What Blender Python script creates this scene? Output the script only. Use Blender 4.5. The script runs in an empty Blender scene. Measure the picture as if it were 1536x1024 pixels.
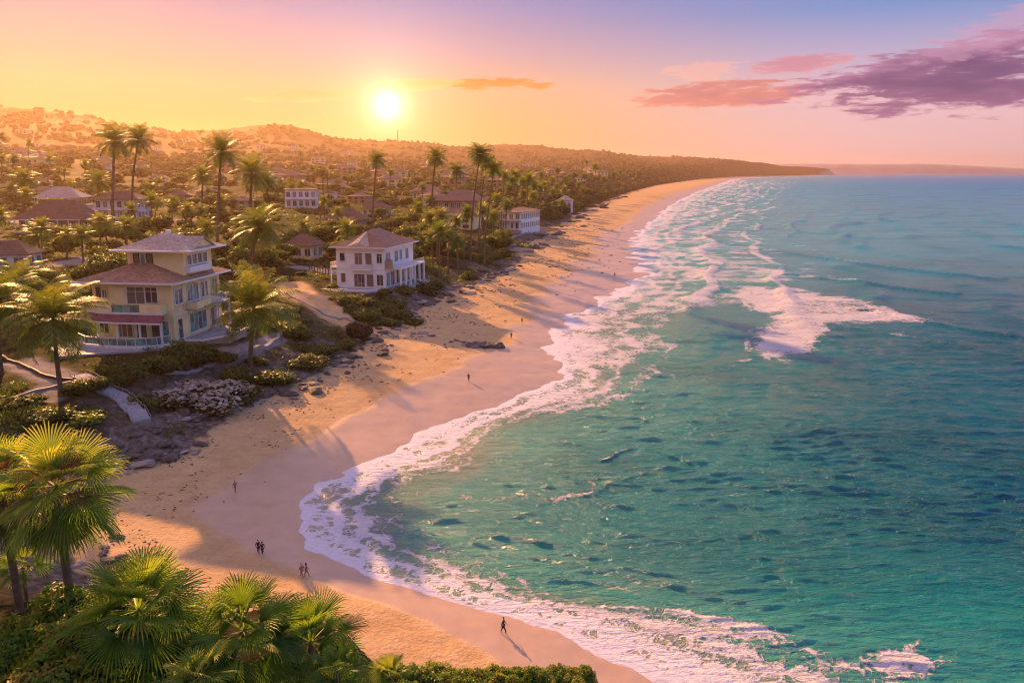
import bpy, math, random
import numpy as np
from mathutils import Vector, Matrix
R = math.radians
C = bpy.context.scene.collection
sc = bpy.context.scene
# ------------------------------------------------------------------ camera
H = 42.0; FPX = 1195.0; EYE = 257.0            # eye height, focal length and eye level in photograph pixels
PITCH = math.atan((512-EYE)/FPX)
cd = bpy.data.cameras.new('camera'); cam = bpy.data.objects.new('camera', cd); C.objects.link(cam)
cam.location = (0, 0, H); cam.rotation_euler = (math.pi/2-PITCH, 0, 0)
cd.sensor_width = 36; cd.lens = 36*FPX/1536; cd.clip_start = .5; cd.clip_end = 60000
sc.camera = cam
sc.view_settings.view_transform = 'Standard'; sc.view_settings.look = 'None'
sc.view_settings.gamma = 1; sc.view_settings.exposure = 1.0
sc.render.engine = 'CYCLES'
sc.cycles.use_denoising = True
sc.cycles.max_bounces = 5; sc.cycles.diffuse_bounces = 2; sc.cycles.glossy_bounces = 2
sc.cycles.transmission_bounces = 3; sc.cycles.transparent_max_bounces = 6; sc.cycles.volume_bounces = 0
sc.cycles.sample_clamp_indirect = 4.0
sc.cycles.volume_max_steps = 16
sc.cycles.filter_width = 1.15

# ------------------------------------------------------------------ node helpers
def L(r, g, b):                                 # display value 0-255 to linear
    return tuple((c/255/12.92 if c/255 <= .04045 else ((c/255+.055)/1.055)**2.4) for c in (r, g, b)) + (1,)
class NT:
    def __init__(s, nt): s.nt = nt; s.n = nt.nodes; s.l = nt.links
    def node(s, t, **k):
        n = s.n.new(t)
        for a, v in k.items(): setattr(n, a, v)
        return n
    def set(s, inp, v):
        if isinstance(v, bpy.types.NodeSocket): s.l.new(v, inp)
        elif v is not None:
            try: inp.default_value = v
            except Exception: inp.default_value = tuple(v)[:3]
    def m(s, op, a, b=None, c=None, clamp=False):
        n = s.node('ShaderNodeMath', operation=op, use_clamp=clamp)
        s.set(n.inputs[0], a)
        if b is not None: s.set(n.inputs[1], b)
        if c is not None: s.set(n.inputs[2], c)
        return n.outputs[0]
    def vm(s, op, a, b=None, out=0):
        n = s.node('ShaderNodeVectorMath', operation=op); s.set(n.inputs[0], a)
        if b is not None: s.set(n.inputs[1], b)
        return n.outputs[out]
    def ss(s, x, a, b, lo=0.0, hi=1.0):         # smoothstep map range
        n = s.node('ShaderNodeMapRange', interpolation_type='SMOOTHSTEP'); s.set(n.inputs[0], x)
        for i, v in enumerate((a, b, lo, hi)): s.set(n.inputs[i+1], v)
        return n.outputs[0]
    def ramp(s, x, pts, interp='LINEAR'):
        n = s.node('ShaderNodeValToRGB'); n.color_ramp.interpolation = interp; s.set(n.inputs[0], x)
        e = n.color_ramp.elements
        while len(e) < len(pts): e.new(.5)
        for i, (p, c) in enumerate(pts):
            e[i].position = p; e[i].color = c if len(c) == 4 else (*c, 1)
        return n.outputs[0]
    def mix(s, f, a, b, mode='MIX'):
        n = s.node('ShaderNodeMix', data_type='RGBA', blend_type=mode, clamp_factor=True)
        s.set(n.inputs[0], f); s.set(n.inputs[6], a); s.set(n.inputs[7], b)
        return n.outputs[2]
    def noise(s, vec, scale, detail=3, rough=.55, dist=0.0):
        n = s.node('ShaderNodeTexNoise'); s.set(n.inputs['Vector'], vec); n.inputs['Scale'].default_value = scale
        n.inputs['Detail'].default_value = detail; n.inputs['Roughness'].default_value = rough
        n.inputs['Distortion'].default_value = dist
        return n.outputs[0]
    def map(s, vec, scale=(1, 1, 1), loc=(0, 0, 0), rot=(0, 0, 0)):
        n = s.node('ShaderNodeMapping'); s.set(n.inputs[0], vec)
        n.inputs['Scale'].default_value = scale; n.inputs['Location'].default_value = loc; n.inputs['Rotation'].default_value = rot
        return n.outputs[0]
    def attr(s, name): return s.node('ShaderNodeAttribute', attribute_name=name).outputs['Fac']
    def geo(s, o='Position'): return s.node('ShaderNodeNewGeometry').outputs[o]
    def obj(s): return s.node('ShaderNodeTexCoord').outputs['Object']
    def bump(s, h, strength=.5, dist=.1, normal=None):
        n = s.node('ShaderNodeBump'); s.set(n.inputs['Height'], h)
        s.set(n.inputs['Strength'], strength); s.set(n.inputs['Distance'], dist)
        if normal is not None: s.set(n.inputs['Normal'], normal)
        return n.outputs[0]

def new_mat(name):
    m = bpy.data.materials.new(name); m.use_nodes = True
    t = NT(m.node_tree); t.n.clear()
    out = t.node('ShaderNodeOutputMaterial')
    return m, t, out
def principled(t, out, col, rough=.7, metal=0, normal=None, spec=.5):
    p = t.node('ShaderNodeBsdfPrincipled'); t.set(p.inputs['Base Color'], col); t.set(p.inputs['Roughness'], rough)
    p.inputs['Metallic'].default_value = metal; t.set(p.inputs['Specular IOR Level'], spec)
    if normal is not None: t.set(p.inputs['Normal'], normal)
    if out is not None: t.l.new(p.outputs[0], out.inputs[0])
    return p

# ------------------------------------------------------------------ world
SUN_AZ = R(-29.0); SUN_EL = R(16.5)             # lamp direction (shadows fall right and towards the viewer)
DISC_AZ = math.atan((592-768)/FPX/math.cos(PITCH)); DISC_EL = R(4.35)
w = bpy.data.worlds.new("World"); sc.world = w; w.use_nodes = True
t = NT(w.node_tree); t.n.clear()
wo = t.node('ShaderNodeOutputWorld'); bg = t.node('ShaderNodeBackground')
dirv = t.vm('NORMALIZE', t.node('ShaderNodeTexCoord').outputs['Generated'])
sp = t.node('ShaderNodeSeparateXYZ'); t.set(sp.inputs[0], dirv)
el = t.m('MULTIPLY', t.m('ARCSINE', sp.outputs[2]), 180/math.pi)
az = t.m('MULTIPLY', t.m('ARCTAN2', sp.outputs[0], sp.outputs[1]), 180/math.pi)
e01 = t.m('DIVIDE', el, 60.0, clamp=True)
warm = t.ramp(e01, [(0, L(112,74,48)), (3/60, L(165,128,82)), (5.5/60, L(210,162,124)), (8/60, L(182,150,152)), (11/60, L(128,128,170)), (20/60, L(175,140,155)), (1, L(172,142,150))])
mid = t.ramp(e01, [(0, L(185,133,82)), (3/60, L(218,172,114)), (5.5/60, L(228,178,142)), (8/60, L(192,160,178)), (11/60, L(136,140,194)), (20/60, L(140,142,185)), (1, L(160,140,160))])
cool = t.ramp(e01, [(0, L(228,196,214)), (2/60, L(232,192,200)), (4.5/60, L(232,192,204)), (7/60, L(190,176,208)), (10/60, L(112,150,208)), (20/60, L(84,132,208)), (1, L(110,125,190))])
sky = t.mix(t.ss(az, -28, -6), warm, mid)
sky = t.mix(t.ss(az, -4, 26), sky, cool)
sky_fill = t.vm('SCALE', sky); t.set(sky_fill.node.inputs['Scale'], t.ss(el, 13, 32, 1.0, 1.6)); sky = sky_fill  # unseen sky above the frame, brightened as added fill light
# clouds: noise broken patches at (azimuth, elevation)
cv = t.node('ShaderNodeCombineXYZ'); t.set(cv.inputs[0], az); t.set(cv.inputs[1], t.m('MULTIPLY', el, 5.2))
n1 = t.noise(cv.outputs[0], .2, 6, .62, .5); n2 = t.noise(t.map(cv.outputs[0], (1, 1, 1), (7, 3, 0)), .5, 7, .68, .4)
def px_dir(px, py):
    u = (px-768)/FPX; v = (512-py)/FPX
    d = Vector((u, math.cos(PITCH)+v*math.sin(PITCH), -math.sin(PITCH)+v*math.cos(PITCH))).normalized()
    return math.degrees(math.atan2(d.x, d.y)), math.degrees(math.asin(d.z))
def patch(px, py, rx, ry, tilt=0.0, amt=.5):
    a0, e0 = px_dir(px, py); k = 0.048
    da = t.m('DIVIDE', t.m('SUBTRACT', az, a0), rx*k)
    de = t.m('DIVIDE', t.m('SUBTRACT', t.m('SUBTRACT', el, e0), t.m('MULTIPLY', t.m('SUBTRACT', az, a0), tilt)), ry*k)
    r2 = t.m('ADD', t.m('MULTIPLY', da, da), t.m('MULTIPLY', de, de))
    base = t.m('SUBTRACT', 1.0, r2)
    base = t.m('ADD', base, t.m('MULTIPLY', t.m('SUBTRACT', n1, .5), 3.4*amt/.5))
    base = t.m('ADD', base, t.m('MULTIPLY', t.m('SUBTRACT', n2, .5), 2.6*amt/.5))
    return base, de
for (px, py, rx, ry, tilt, amt, cA, cB, op) in [
        (745, 128, 78, 11, 0, .6, L(225,112,50), L(250,160,80), .95),
        (628, 126, 60, 9, .05, .6, L(250,170,90), L(255,205,120), .7),
        (465, 143, 90, 11, .05, .6, L(225,130,70), L(255,200,130), .55),
        (1090, 142, 140, 18, .02, .6, L(170,100,130), L(240,150,130), .95),
        (1055, 106, 55, 13, 0, .75, L(240,176,170), L(250,190,170), .6),
        (1200, 98, 85, 11, .08, .65, L(186,128,160), L(232,150,160), .85),
        (1400, 98, 185, 28, .16, .6, L(100,84,142), L(196,130,162), .95),
        (1480, 122, 210, 42, .05, .5, L(52,50,108), L(160,106,152), 1.0),
        (1520, 40, 110, 22, .25, .6, L(190,150,190), L(225,165,190), .5)]:
    b, de = patch(px, py, rx, ry, tilt, amt)
    a = t.m('MULTIPLY', t.ss(b, .0, .6), op)
    lit = t.m('ADD', t.m('MULTIPLY', de, -.25), t.m('ADD', t.m('MULTIPLY', n2, 1.6), -.35), clamp=True)
    lit = t.m('MULTIPLY', t.m('ADD', lit, t.ss(b, 1.4, .2, 0, .6)), .75, clamp=True)
    sky = t.mix(a, sky, t.mix(lit, cA, cB))
nis = t.node('ShaderNodeTexSky', sky_type='NISHITA'); nis.sun_disc = False; nis.sun_elevation = SUN_EL
nis.sun_rotation = SUN_AZ; nis.dust_density = 2.0
D = Vector((math.sin(DISC_AZ)*math.cos(DISC_EL), math.cos(DISC_AZ)*math.cos(DISC_EL), math.sin(DISC_EL)))
dp = t.vm('DOT_PRODUCT', dirv, tuple(D), out=1)
ang = t.m('MULTIPLY', t.m('ARCCOSINE', t.m('MINIMUM', dp, 1.0)), 180/math.pi)
def gauss(sig, amp): return t.m('MULTIPLY', t.m('EXPONENT', t.m('DIVIDE', t.m('MULTIPLY', ang, -1.0), sig)), amp)
glow = t.vm('SCALE', (1.0, .52, .14)); glow.node.inputs['Scale'].default_value = 1
t.set(glow.node.inputs['Scale'], gauss(4.0, .27))
halo = t.vm('SCALE', (1.0, .84, .5)); t.set(halo.node.inputs['Scale'], t.m('ADD', gauss(.45, 6.0), gauss(1.9, .6)))
tot = t.vm('ADD', t.vm('ADD', sky, glow), halo)
nsc = t.vm('SCALE', nis.outputs[0]); nsc.node.inputs['Scale'].default_value = .002
tot = t.vm('ADD', tot, nsc)
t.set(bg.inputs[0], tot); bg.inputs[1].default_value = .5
t.l.new(bg.outputs[0], wo.inputs[0])
w.cycles.sampling_method = 'MANUAL'; w.cycles.sample_map_resolution = 1024
# ------------------------------------------------------------------ sun
sd = bpy.data.lights.new('sun', 'SUN'); sd.energy = 5.0; sd.angle = R(.6); sd.color = (1, .50, .19)
so = bpy.data.objects.new('sun', sd); C.objects.link(so)
SD = Vector((math.sin(SUN_AZ)*math.cos(SUN_EL), math.cos(SUN_AZ)*math.cos(SUN_EL), math.sin(SUN_EL)))
so.rotation_euler = SD.to_track_quat('Z', 'Y').to_euler(); so.location = (0, 0, 400)

# ------------------------------------------------------------------ numpy noise
def _hash(ix, iy, seed):
    h = (ix.astype(np.int64)*374761393 + iy.astype(np.int64)*668265263 + seed*1442695041) & 0xffffffff
    h = ((h ^ (h >> 13))*1274126177) & 0xffffffff
    return ((h ^ (h >> 16)) & 0xffff)/65535.0
def vnoise(x, y, seed=0):
    x0 = np.floor(x); y0 = np.floor(y); fx = x-x0; fy = y-y0
    fx = fx*fx*fx*(fx*(fx*6-15)+10); fy = fy*fy*fy*(fy*(fy*6-15)+10)
    a = _hash(x0, y0, seed); b = _hash(x0+1, y0, seed); c = _hash(x0, y0+1, seed); d = _hash(x0+1, y0+1, seed)
    return (a*(1-fx)+b*fx)*(1-fy)+(c*(1-fx)+d*fx)*fy
def fbm(x, y, octv=4, seed=0, gain=.5):
    s = 0; a = 1; tot = 0
    for i in range(octv):
        s = s+a*vnoise(x*2**i+17.3*i, y*2**i-9.1*i, seed+i); tot += a; a *= gain
    return s/tot-.5
def sstep(x, a, b):
    k = np.clip((x-a)/(b-a), 0, 1); return k*k*(3-2*k)

# ------------------------------------------------------------------ lie of the land
def ray(px, py):
    u = (px-768)/FPX; v = (512-py)/FPX
    return Vector((u, math.cos(PITCH)+v*math.sin(PITCH), -math.sin(PITCH)+v*math.cos(PITCH)))
def flat(px, py, z=0.0):
    d = ray(px, py); k = (z-H)/d.z
    return d.x*k, d.y*k
def curve(pts, z=0.0):
    w_ = sorted([flat(a, b, z) for a, b in pts], key=lambda q: q[1])
    return np.array([q[1] for q in w_]), np.array([q[0] for q in w_])
SH = curve([(1320,1300),(1180,1120),(1010,1030),(955,1000),(895,975),(835,948),(765,925),(700,907),(640,893),(590,875),(540,858),
    (500,840),(462,818),(436,796),(440,775),(462,750),(490,728),(545,703),(600,678),(640,653),(700,622),(760,598),(805,585),
    (828,568),(838,545),(832,518),(840,495),(862,470),(905,447),(945,430),(968,410),(955,392),(948,375),(950,360),(962,345),(983,326),
    (1005,308),(1042,289),(1082,275),(1100,268.5),(1150,265.6),(1200,264.2),(1250,263.2),(1285,262.6)])
WT = curve([(900,1100),(800,1024),(740,985),(640,940),(520,890),(420,845),(330,805),(290,770),(340,738),(440,690),(510,650),
    (560,610),(640,577),(700,556),(745,528),(785,490),(830,450),(870,412),(890,388),(905,366),(935,346),(955,331),(975,314),
    (1000,298),(1040,284),(1082,271),(1100,266.5),(1150,264.7),(1200,263.7),(1250,263),(1285,262.5)])
TO = curve([(760,1100),(560,1024),(440,985),(280,940),(150,880),(105,830),(95,790),(150,735),(215,692),(300,668),(312,640),(345,612),
    (410,590),(478,562),(530,534),(568,510),(600,488),(632,465),(672,445),(718,422),(764,399),(795,377),(824,353),(852,335),
    (876,320),(905,305),(935,292),(985,278),(1050,268.5),(1100,265.2),(1150,264),(1200,263.2),(1250,262.8),(1280,262.4)], 2.5)
def shore_x(y):
    far = np.clip((y-8900)/400, 0, 1)
    return np.interp(y, *SH)-far*9000
def S(x, y):                                     # metres seaward of the water's edge (negative on land)
    wob = fbm(x/9, y/9, 3, 5)*5.0*np.clip(y/90, .6, 3)+fbm(x/2.4, y/2.4, 3, 9)*1.7
    return x-shore_x(y)+wob
def T(x, y):                                     # metres inland of the foot of the bluff
    far = np.clip((y-8700)/400, 0, 1)
    wob = fbm(x/14, y/14, 3, 21)*np.clip(y*.05, 4, 30)
    return np.interp(y, *TO)-far*9000-x+wob
YK = np.array([0, 110, 150, 250, 400, 700, 1200, 2000, 2800, 3500, 4500, 5500, 7000, 8500, 9500, 16000.])
UK = np.array([-.9, -.64, -.56, -.45, -.38, -.3, -.15, 0, .1, .2, .26, .3, .345, .42, .5])
def ridge(py, d): return H+(EYE-py)/FPX*d
TAB = []
for u_, prof, rp, rd in [
        (-.9,  [7,8,9,10,15,30,62,110], 168, 2800), (-.64, [7,8,9,10,14,28,60,105], 164, 2800), (-.56, [7,8,9.5,10,14,26,56,98], 172, 2800),
        (-.45, [7,8,9.5,9.5,13,24,50,90], 192, 2800), (-.38, [6,7,9,9,12,22,46,84], 198, 3500), (-.3, [5,6,8,8,11,20,42,74], 190, 3500),
        (-.15, [4,5,6,7.5,10,16,28,52], 214, 4500), (0, [4,4,5,7,9,14,21,36], 221, 5500), (.1, [4,4,5,6,8,12,18,30], 229, 5500),
        (.2, [4,4,5,6,8,11,16,26], 237, 7000), (.26, [4,4,5,6,8,10,14,20], 239.5, 7000), (.3, [4,4,5,6,8,10,14,18], 244, 7000),
        (.345, [4,4,5,6,8,10,12,16], 250, 8500), (.42, [4,4,5,6,8,10,12,14], 255.5, 8500), (.5, [4,4,5,6,8,10,12,14], 258, 8500)]:
    rz = ridge(rp, rd); z8 = prof[-1]; row = list(prof)
    for yk in YK[8:]:
        k = min(1, (yk-2000)/(rd-2000)); row.append(z8+(rz-z8)*k**1.6)
    TAB.append(row)
TAB = np.array(TAB)
def inland(x, y):
    u = np.clip(x/np.maximum(y, 30), UK[0], UK[-1]-1e-6); yy = np.clip(y, 0, 15999)
    i = np.clip(np.searchsorted(UK, u, side='right')-1, 0, len(UK)-2); fu = (u-UK[i])/(UK[i+1]-UK[i]); fu = fu*fu*(3-2*fu)
    j = np.clip(np.searchsorted(YK, yy, side='right')-1, 0, len(YK)-2); fy = (yy-YK[j])/(YK[j+1]-YK[j])
    z = (TAB[i, j]*(1-fy)+TAB[i, j+1]*fy)*(1-fu)+(TAB[i+1, j]*(1-fy)+TAB[i+1, j+1]*fy)*fu
    amp = np.clip((y-500)*.009, 0, 1)*4+np.clip((z-60)*.2, 0, 45)
    z = z+fbm(x/420, y/620, 4, 31)*amp+fbm(x/60, y/60, 3, 37)*np.clip((y-160)*.012, .6, 7)
    return z
PADS = []                                        # level building plots: x0, x1, y0, y1, z
def knoll(x, y):                                 # the near headland the hedge and fan palms grow on
    top = 18.9-sstep(x, -17, -3)*4.2
    edge = 41-sstep(x, -14, 6)*1.0+fbm(x/6, y*0+3, 2, 51)*4
    z = top-np.maximum(y-edge, 0)*1.35-np.maximum(y-edge+8, 0)*.12
    z = z-np.maximum(x-3.5-(y*.02), 0)*1.3
    return z+fbm(x/3, y/3, 3, 53)*.7
def Z(x, y):
    x = np.asarray(x, float); y = np.asarray(y, float)
    s = S(x, y); tt = T(x, y)
    b = np.minimum(.055*(-s), 2.6+fbm(x/8, y/8, 3, 61)*.5)
    b = np.where(s > 0, np.maximum(-.09*s, -5), b)
    wdt = 24+np.clip((y-250)*.06, 0, 90)
    k = sstep(tt, -2, wdt)
    gz = inland(x, y)+fbm(x/5, y/5, 3, 41)*.9
    z = b*(1-k)+np.maximum(gz, b)*k
    z = np.where(s > 0, b, z)
    z = z+sstep(tt, 1, 8)*(1-sstep(tt, 14, 30))*fbm(x/3, y/3, 3, 43)*1.6*(y < 320)
    for (x0, x1, y0, y1, pz) in PADS:
        dx = np.maximum(np.maximum(x0-x, x-x1), 0); dy = np.maximum(np.maximum(y0-y, y-y1), 0)
        kk = 1-sstep(np.hypot(dx, dy), 0, 9)
        z = z*(1-kk)+pz*kk
    return np.maximum(z, knoll(x, y))
def Z1(x, y): return float(Z(np.array([x]), np.array([y]))[0])
def at(px, py, zoff=0.0):                        # the point of the ground seen at a pixel
    d = ray(px, py); k0 = 20.0
    ks = np.geomspace(20, 15000, 900)
    zz = Z(d.x*ks, d.y*ks)+zoff-(H+d.z*ks)
    hit = np.argmax(zz > 0)
    if zz[hit] <= 0: hit = len(ks)-1
    a, b = ks[max(hit-1, 0)], ks[hit]
    kk = np.linspace(a, b, 20); z2 = Z(d.x*kk, d.y*kk)+zoff-(H+d.z*kk); h2 = np.argmax(z2 > 0)
    k = kk[h2]
    x, y = d.x*k, d.y*k
    return x, y, Z1(x, y)
# building plots (filled before the ground is made)
PADS += [(-84, -62.5, 147, 172, 9.2), (-56, -36, 236, 268, 6.8)]

def mesh_np(name, V, F, mat, smooth=True, parent=None, attrs=None):
    me = bpy.data.meshes.new(name); V = np.asarray(V, np.float32); F = np.asarray(F, np.int32)
    me.vertices.add(len(V)); me.vertices.foreach_set('co', V.ravel())
    k = F.shape[1]; me.loops.add(F.size); me.loops.foreach_set('vertex_index', F.ravel())
    me.polygons.add(len(F)); me.polygons.foreach_set('loop_start', np.arange(0, F.size, k, dtype=np.int32))
    me.polygons.foreach_set('use_smooth', np.full(len(F), smooth))
    me.update(calc_edges=True)
    for an, av in (attrs or {}).items():
        at_ = me.attributes.new(an, 'FLOAT', 'POINT'); at_.data.foreach_set('value', np.asarray(av, np.float32))
    me.materials.append(mat)
    o = bpy.data.objects.new(name, me); C.objects.link(o)
    if parent: o.parent = parent
    return o
def grid_faces(nr, nc, keep=None):
    i = np.arange((nr-1)*(nc-1)); r = i//(nc-1); c = i % (nc-1); a = r*nc+c
    F = np.stack([a, a+1, a+nc+1, a+nc], 1)
    if keep is not None: F = F[keep[F].any(axis=1)]
    return F
def compact(V, F, attrs):
    used = np.zeros(len(V), bool); used[F.ravel()] = True; idx = np.cumsum(used)-1
    return V[used], idx[F], {k: v[used] for k, v in attrs.items()}

# ------------------------------------------------------------------ ground material
def ground_material():
    m, t, out = new_mat('coast_ground'); pos = t.geo()
    tt = t.attr('inl'); wet = t.attr('wet'); sand = t.attr('sand')
    big = t.noise(pos, .05, 4); med = t.noise(pos, .35, 5, .6); fine = t.noise(pos, 2.2, 4, .65); vfine = t.noise(pos, 9, 3, .7)
    sc_ = t.ramp(t.m('ADD', t.m('MULTIPLY', med, .6), t.m('MULTIPLY', fine, .4)), [(.3, (.54,.32,.135)), (.5, (.66,.42,.19)), (.7, (.76,.52,.27))])
    # seaweed and pebble specks, denser near the bluff
    vor = t.node('ShaderNodeTexVoronoi', feature='F1'); t.set(vor.inputs['Vector'], t.vm('ADD', pos, t.vm('SCALE', (1,1,0), None)))
    vor.inputs['Scale'].default_value = .9
    vec = t.map(pos, (1, 1, 1), (0, 0, 0), (0, 0, .5)); wob = t.noise(pos, 1.1, 3)
    v2 = t.node('ShaderNodeTexVoronoi', feature='F1'); t.set(v2.inputs['Vector'], t.vm('ADD', vec, t.vm('SCALE', t.node('ShaderNodeTexNoise').outputs['Color'], None)))
    v2.inputs['Scale'].default_value = .8
    zone = t.m('MULTIPLY', t.ss(t.noise(pos, .09, 3, .6), .5, .62), t.ss(tt, -28, -1))
    spk = t.m('MULTIPLY', t.ss(v2.outputs['Distance'], .26, .12), zone)
    spk = t.m('MULTIPLY', spk, t.ss(fine, .45, .6))
    sc_ = t.mix(t.m('MULTIPLY', spk, .8), sc_, (.07, .045, .035, 1))
    track = t.m('MULTIPLY', t.ss(t.noise(t.map(pos, (.35, 1.6, 1), (0,0,0), (0,0,.9)), .8, 4, .7), .56, .7), t.ss(tt, -30, -4))
    sc_ = t.mix(t.m('MULTIPLY', track, .45), sc_, (.30, .18, .11, 1))
    wetc = t.ramp(med, [(.3, (.52,.34,.20)), (.7, (.62,.42,.26))])
    sc_ = t.mix(wet, sc_, wetc)
    # earth, scrub and rock on the bluff and inland
    veg = t.ramp(t.noise(pos, .22, 5, .65), [(.3, (.012,.015,.004)), (.5, (.034,.03,.009)), (.66, (.06,.042,.015)), (.8, (.15,.09,.045))])
    rock = t.ramp(t.noise(pos, .8, 5, .7), [(.3, (.055,.042,.032)), (.5, (.16,.12,.09)), (.68, (.31,.25,.2))])
    nz = t.node('ShaderNodeSeparateXYZ'); t.set(nz.inputs[0], t.geo('Normal'))
    rockf = t.m('MULTIPLY', t.m('MULTIPLY', t.ss(tt, 24, 8), t.ss(big, .36, .5)), .95)
    land = t.mix(rockf, veg, rock)
    farl = t.ramp(t.noise(pos, .012, 6, .7), [(.34, (.014,.012,.004)), (.54, (.036,.022,.009)), (.68, (.07,.04,.02)), (.82, (.24,.16,.10))])
    land = t.mix(t.ss(t.attr('dist'), 500, 1100), land, farl)
    k = t.ss(t.m('ADD', tt, t.m('MULTIPLY', t.m('SUBTRACT', med, .5), 9)), -.5, 1.5)
    k = t.m('MULTIPLY', k, t.m('SUBTRACT', 1.0, sand), clamp=True)
    col = t.mix(k, sc_, land)
    paving = t.attr('pave')
    pv = t.ramp(t.noise(pos, 1.3, 4, .6), [(.3, (.24,.2,.18)), (.7, (.36,.31,.28))])
    col = t.mix(paving, col, pv)
    rough = t.m('ADD', t.m('MULTIPLY', wet, -.6), .9)
    bh = t.m('ADD', t.m('MULTIPLY', fine, .5), t.m('ADD', t.m('MULTIPLY', vfine, .12), t.m('MULTIPLY', med, .8)))
    bst = t.m('MULTIPLY', t.m('SUBTRACT', 1.0, t.m('MULTIPLY', wet, .95)), .95)
    nrm = t.bump(bh, bst, .35)
    principled(t, out, col, rough, 0, nrm, t.m('ADD', t.m('MULTIPLY', wet, .35), .03))
    return m
MAT_GROUND = ground_material()

def seg_mask(x, y, pts, wd):
    d = np.full(x.shape, 1e9)
    for (ax, ay), (bx, by) in zip(pts[:-1], pts[1:]):
        vx, vy = bx-ax, by-ay; k = np.clip(((x-ax)*vx+(y-ay)*vy)/(vx*vx+vy*vy), 0, 1)
        d = np.minimum(d, np.hypot(x-ax-k*vx, y-ay-k*vy))
    return 1-sstep(d, wd*.6, wd)
def build_ground():
    ys = np.concatenate([np.linspace(-45, 20, 30)[:-1], np.geomspace(20, 16500, 820)])
    us = np.linspace(-.98, .62, 560)
    Y, U = np.meshgrid(ys, us, indexing='ij'); X = U*(np.maximum(Y, 0)+26)
    x, y = X.ravel(), Y.ravel()
    z = Z(x, y); s = S(x, y); tt = T(x, y)
    wx = np.interp(y, *WT)+fbm(x/16, y/16, 3, 71)*np.clip(y*.06, 5, 24)
    wet = 1-sstep(wx-x, -1.0, np.clip(y*.02, 1.2, 12))
    near = knoll(x, y) > z-.05
    sand = seg_mask(x, y, SANDPATH, 7.5)
    pave = np.zeros_like(x)
    for pts, wd in PAVED: pave = np.maximum(pave, seg_mask(x, y, pts, wd))
    tt2 = np.where(near & (y < 70), 30, tt)
    sandspit = np.where((y > 60) & (y < 90), 0, 0)
    V = np.stack([x, y, z], 1); keep = s < 60
    F = grid_faces(len(ys), len(us), keep)
    V, F, at_ = compact(V, F, dict(inl=tt2, wet=np.where(near, 0, wet), sand=np.where(near, 0, sand), pave=pave, dist=np.hypot(x, y)))
    o = mesh_np('ground', V, F, MAT_GROUND, True, None, at_); o['kind'] = 'structure'
SANDPATH = [at(620, 505)[:2], at(560, 492)[:2], at(505, 470)[:2], at(455, 445)[:2], at(432, 425)[:2]]
PAVED = [([at(30, 545)[:2], at(95, 570)[:2], at(60, 600)[:2]], 4), ([at(100, 395)[:2], at(160, 385)[:2]], 8), ([at(440, 400)[:2], at(500, 408)[:2]], 4),
         ([at(330, 535)[:2], at(400, 515)[:2], at(440, 500)[:2]], 2.6), ([at(0, 330)[:2], at(140, 345)[:2], at(260, 330)[:2], at(420, 322)[:2]], 7)]
build_ground()

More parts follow.
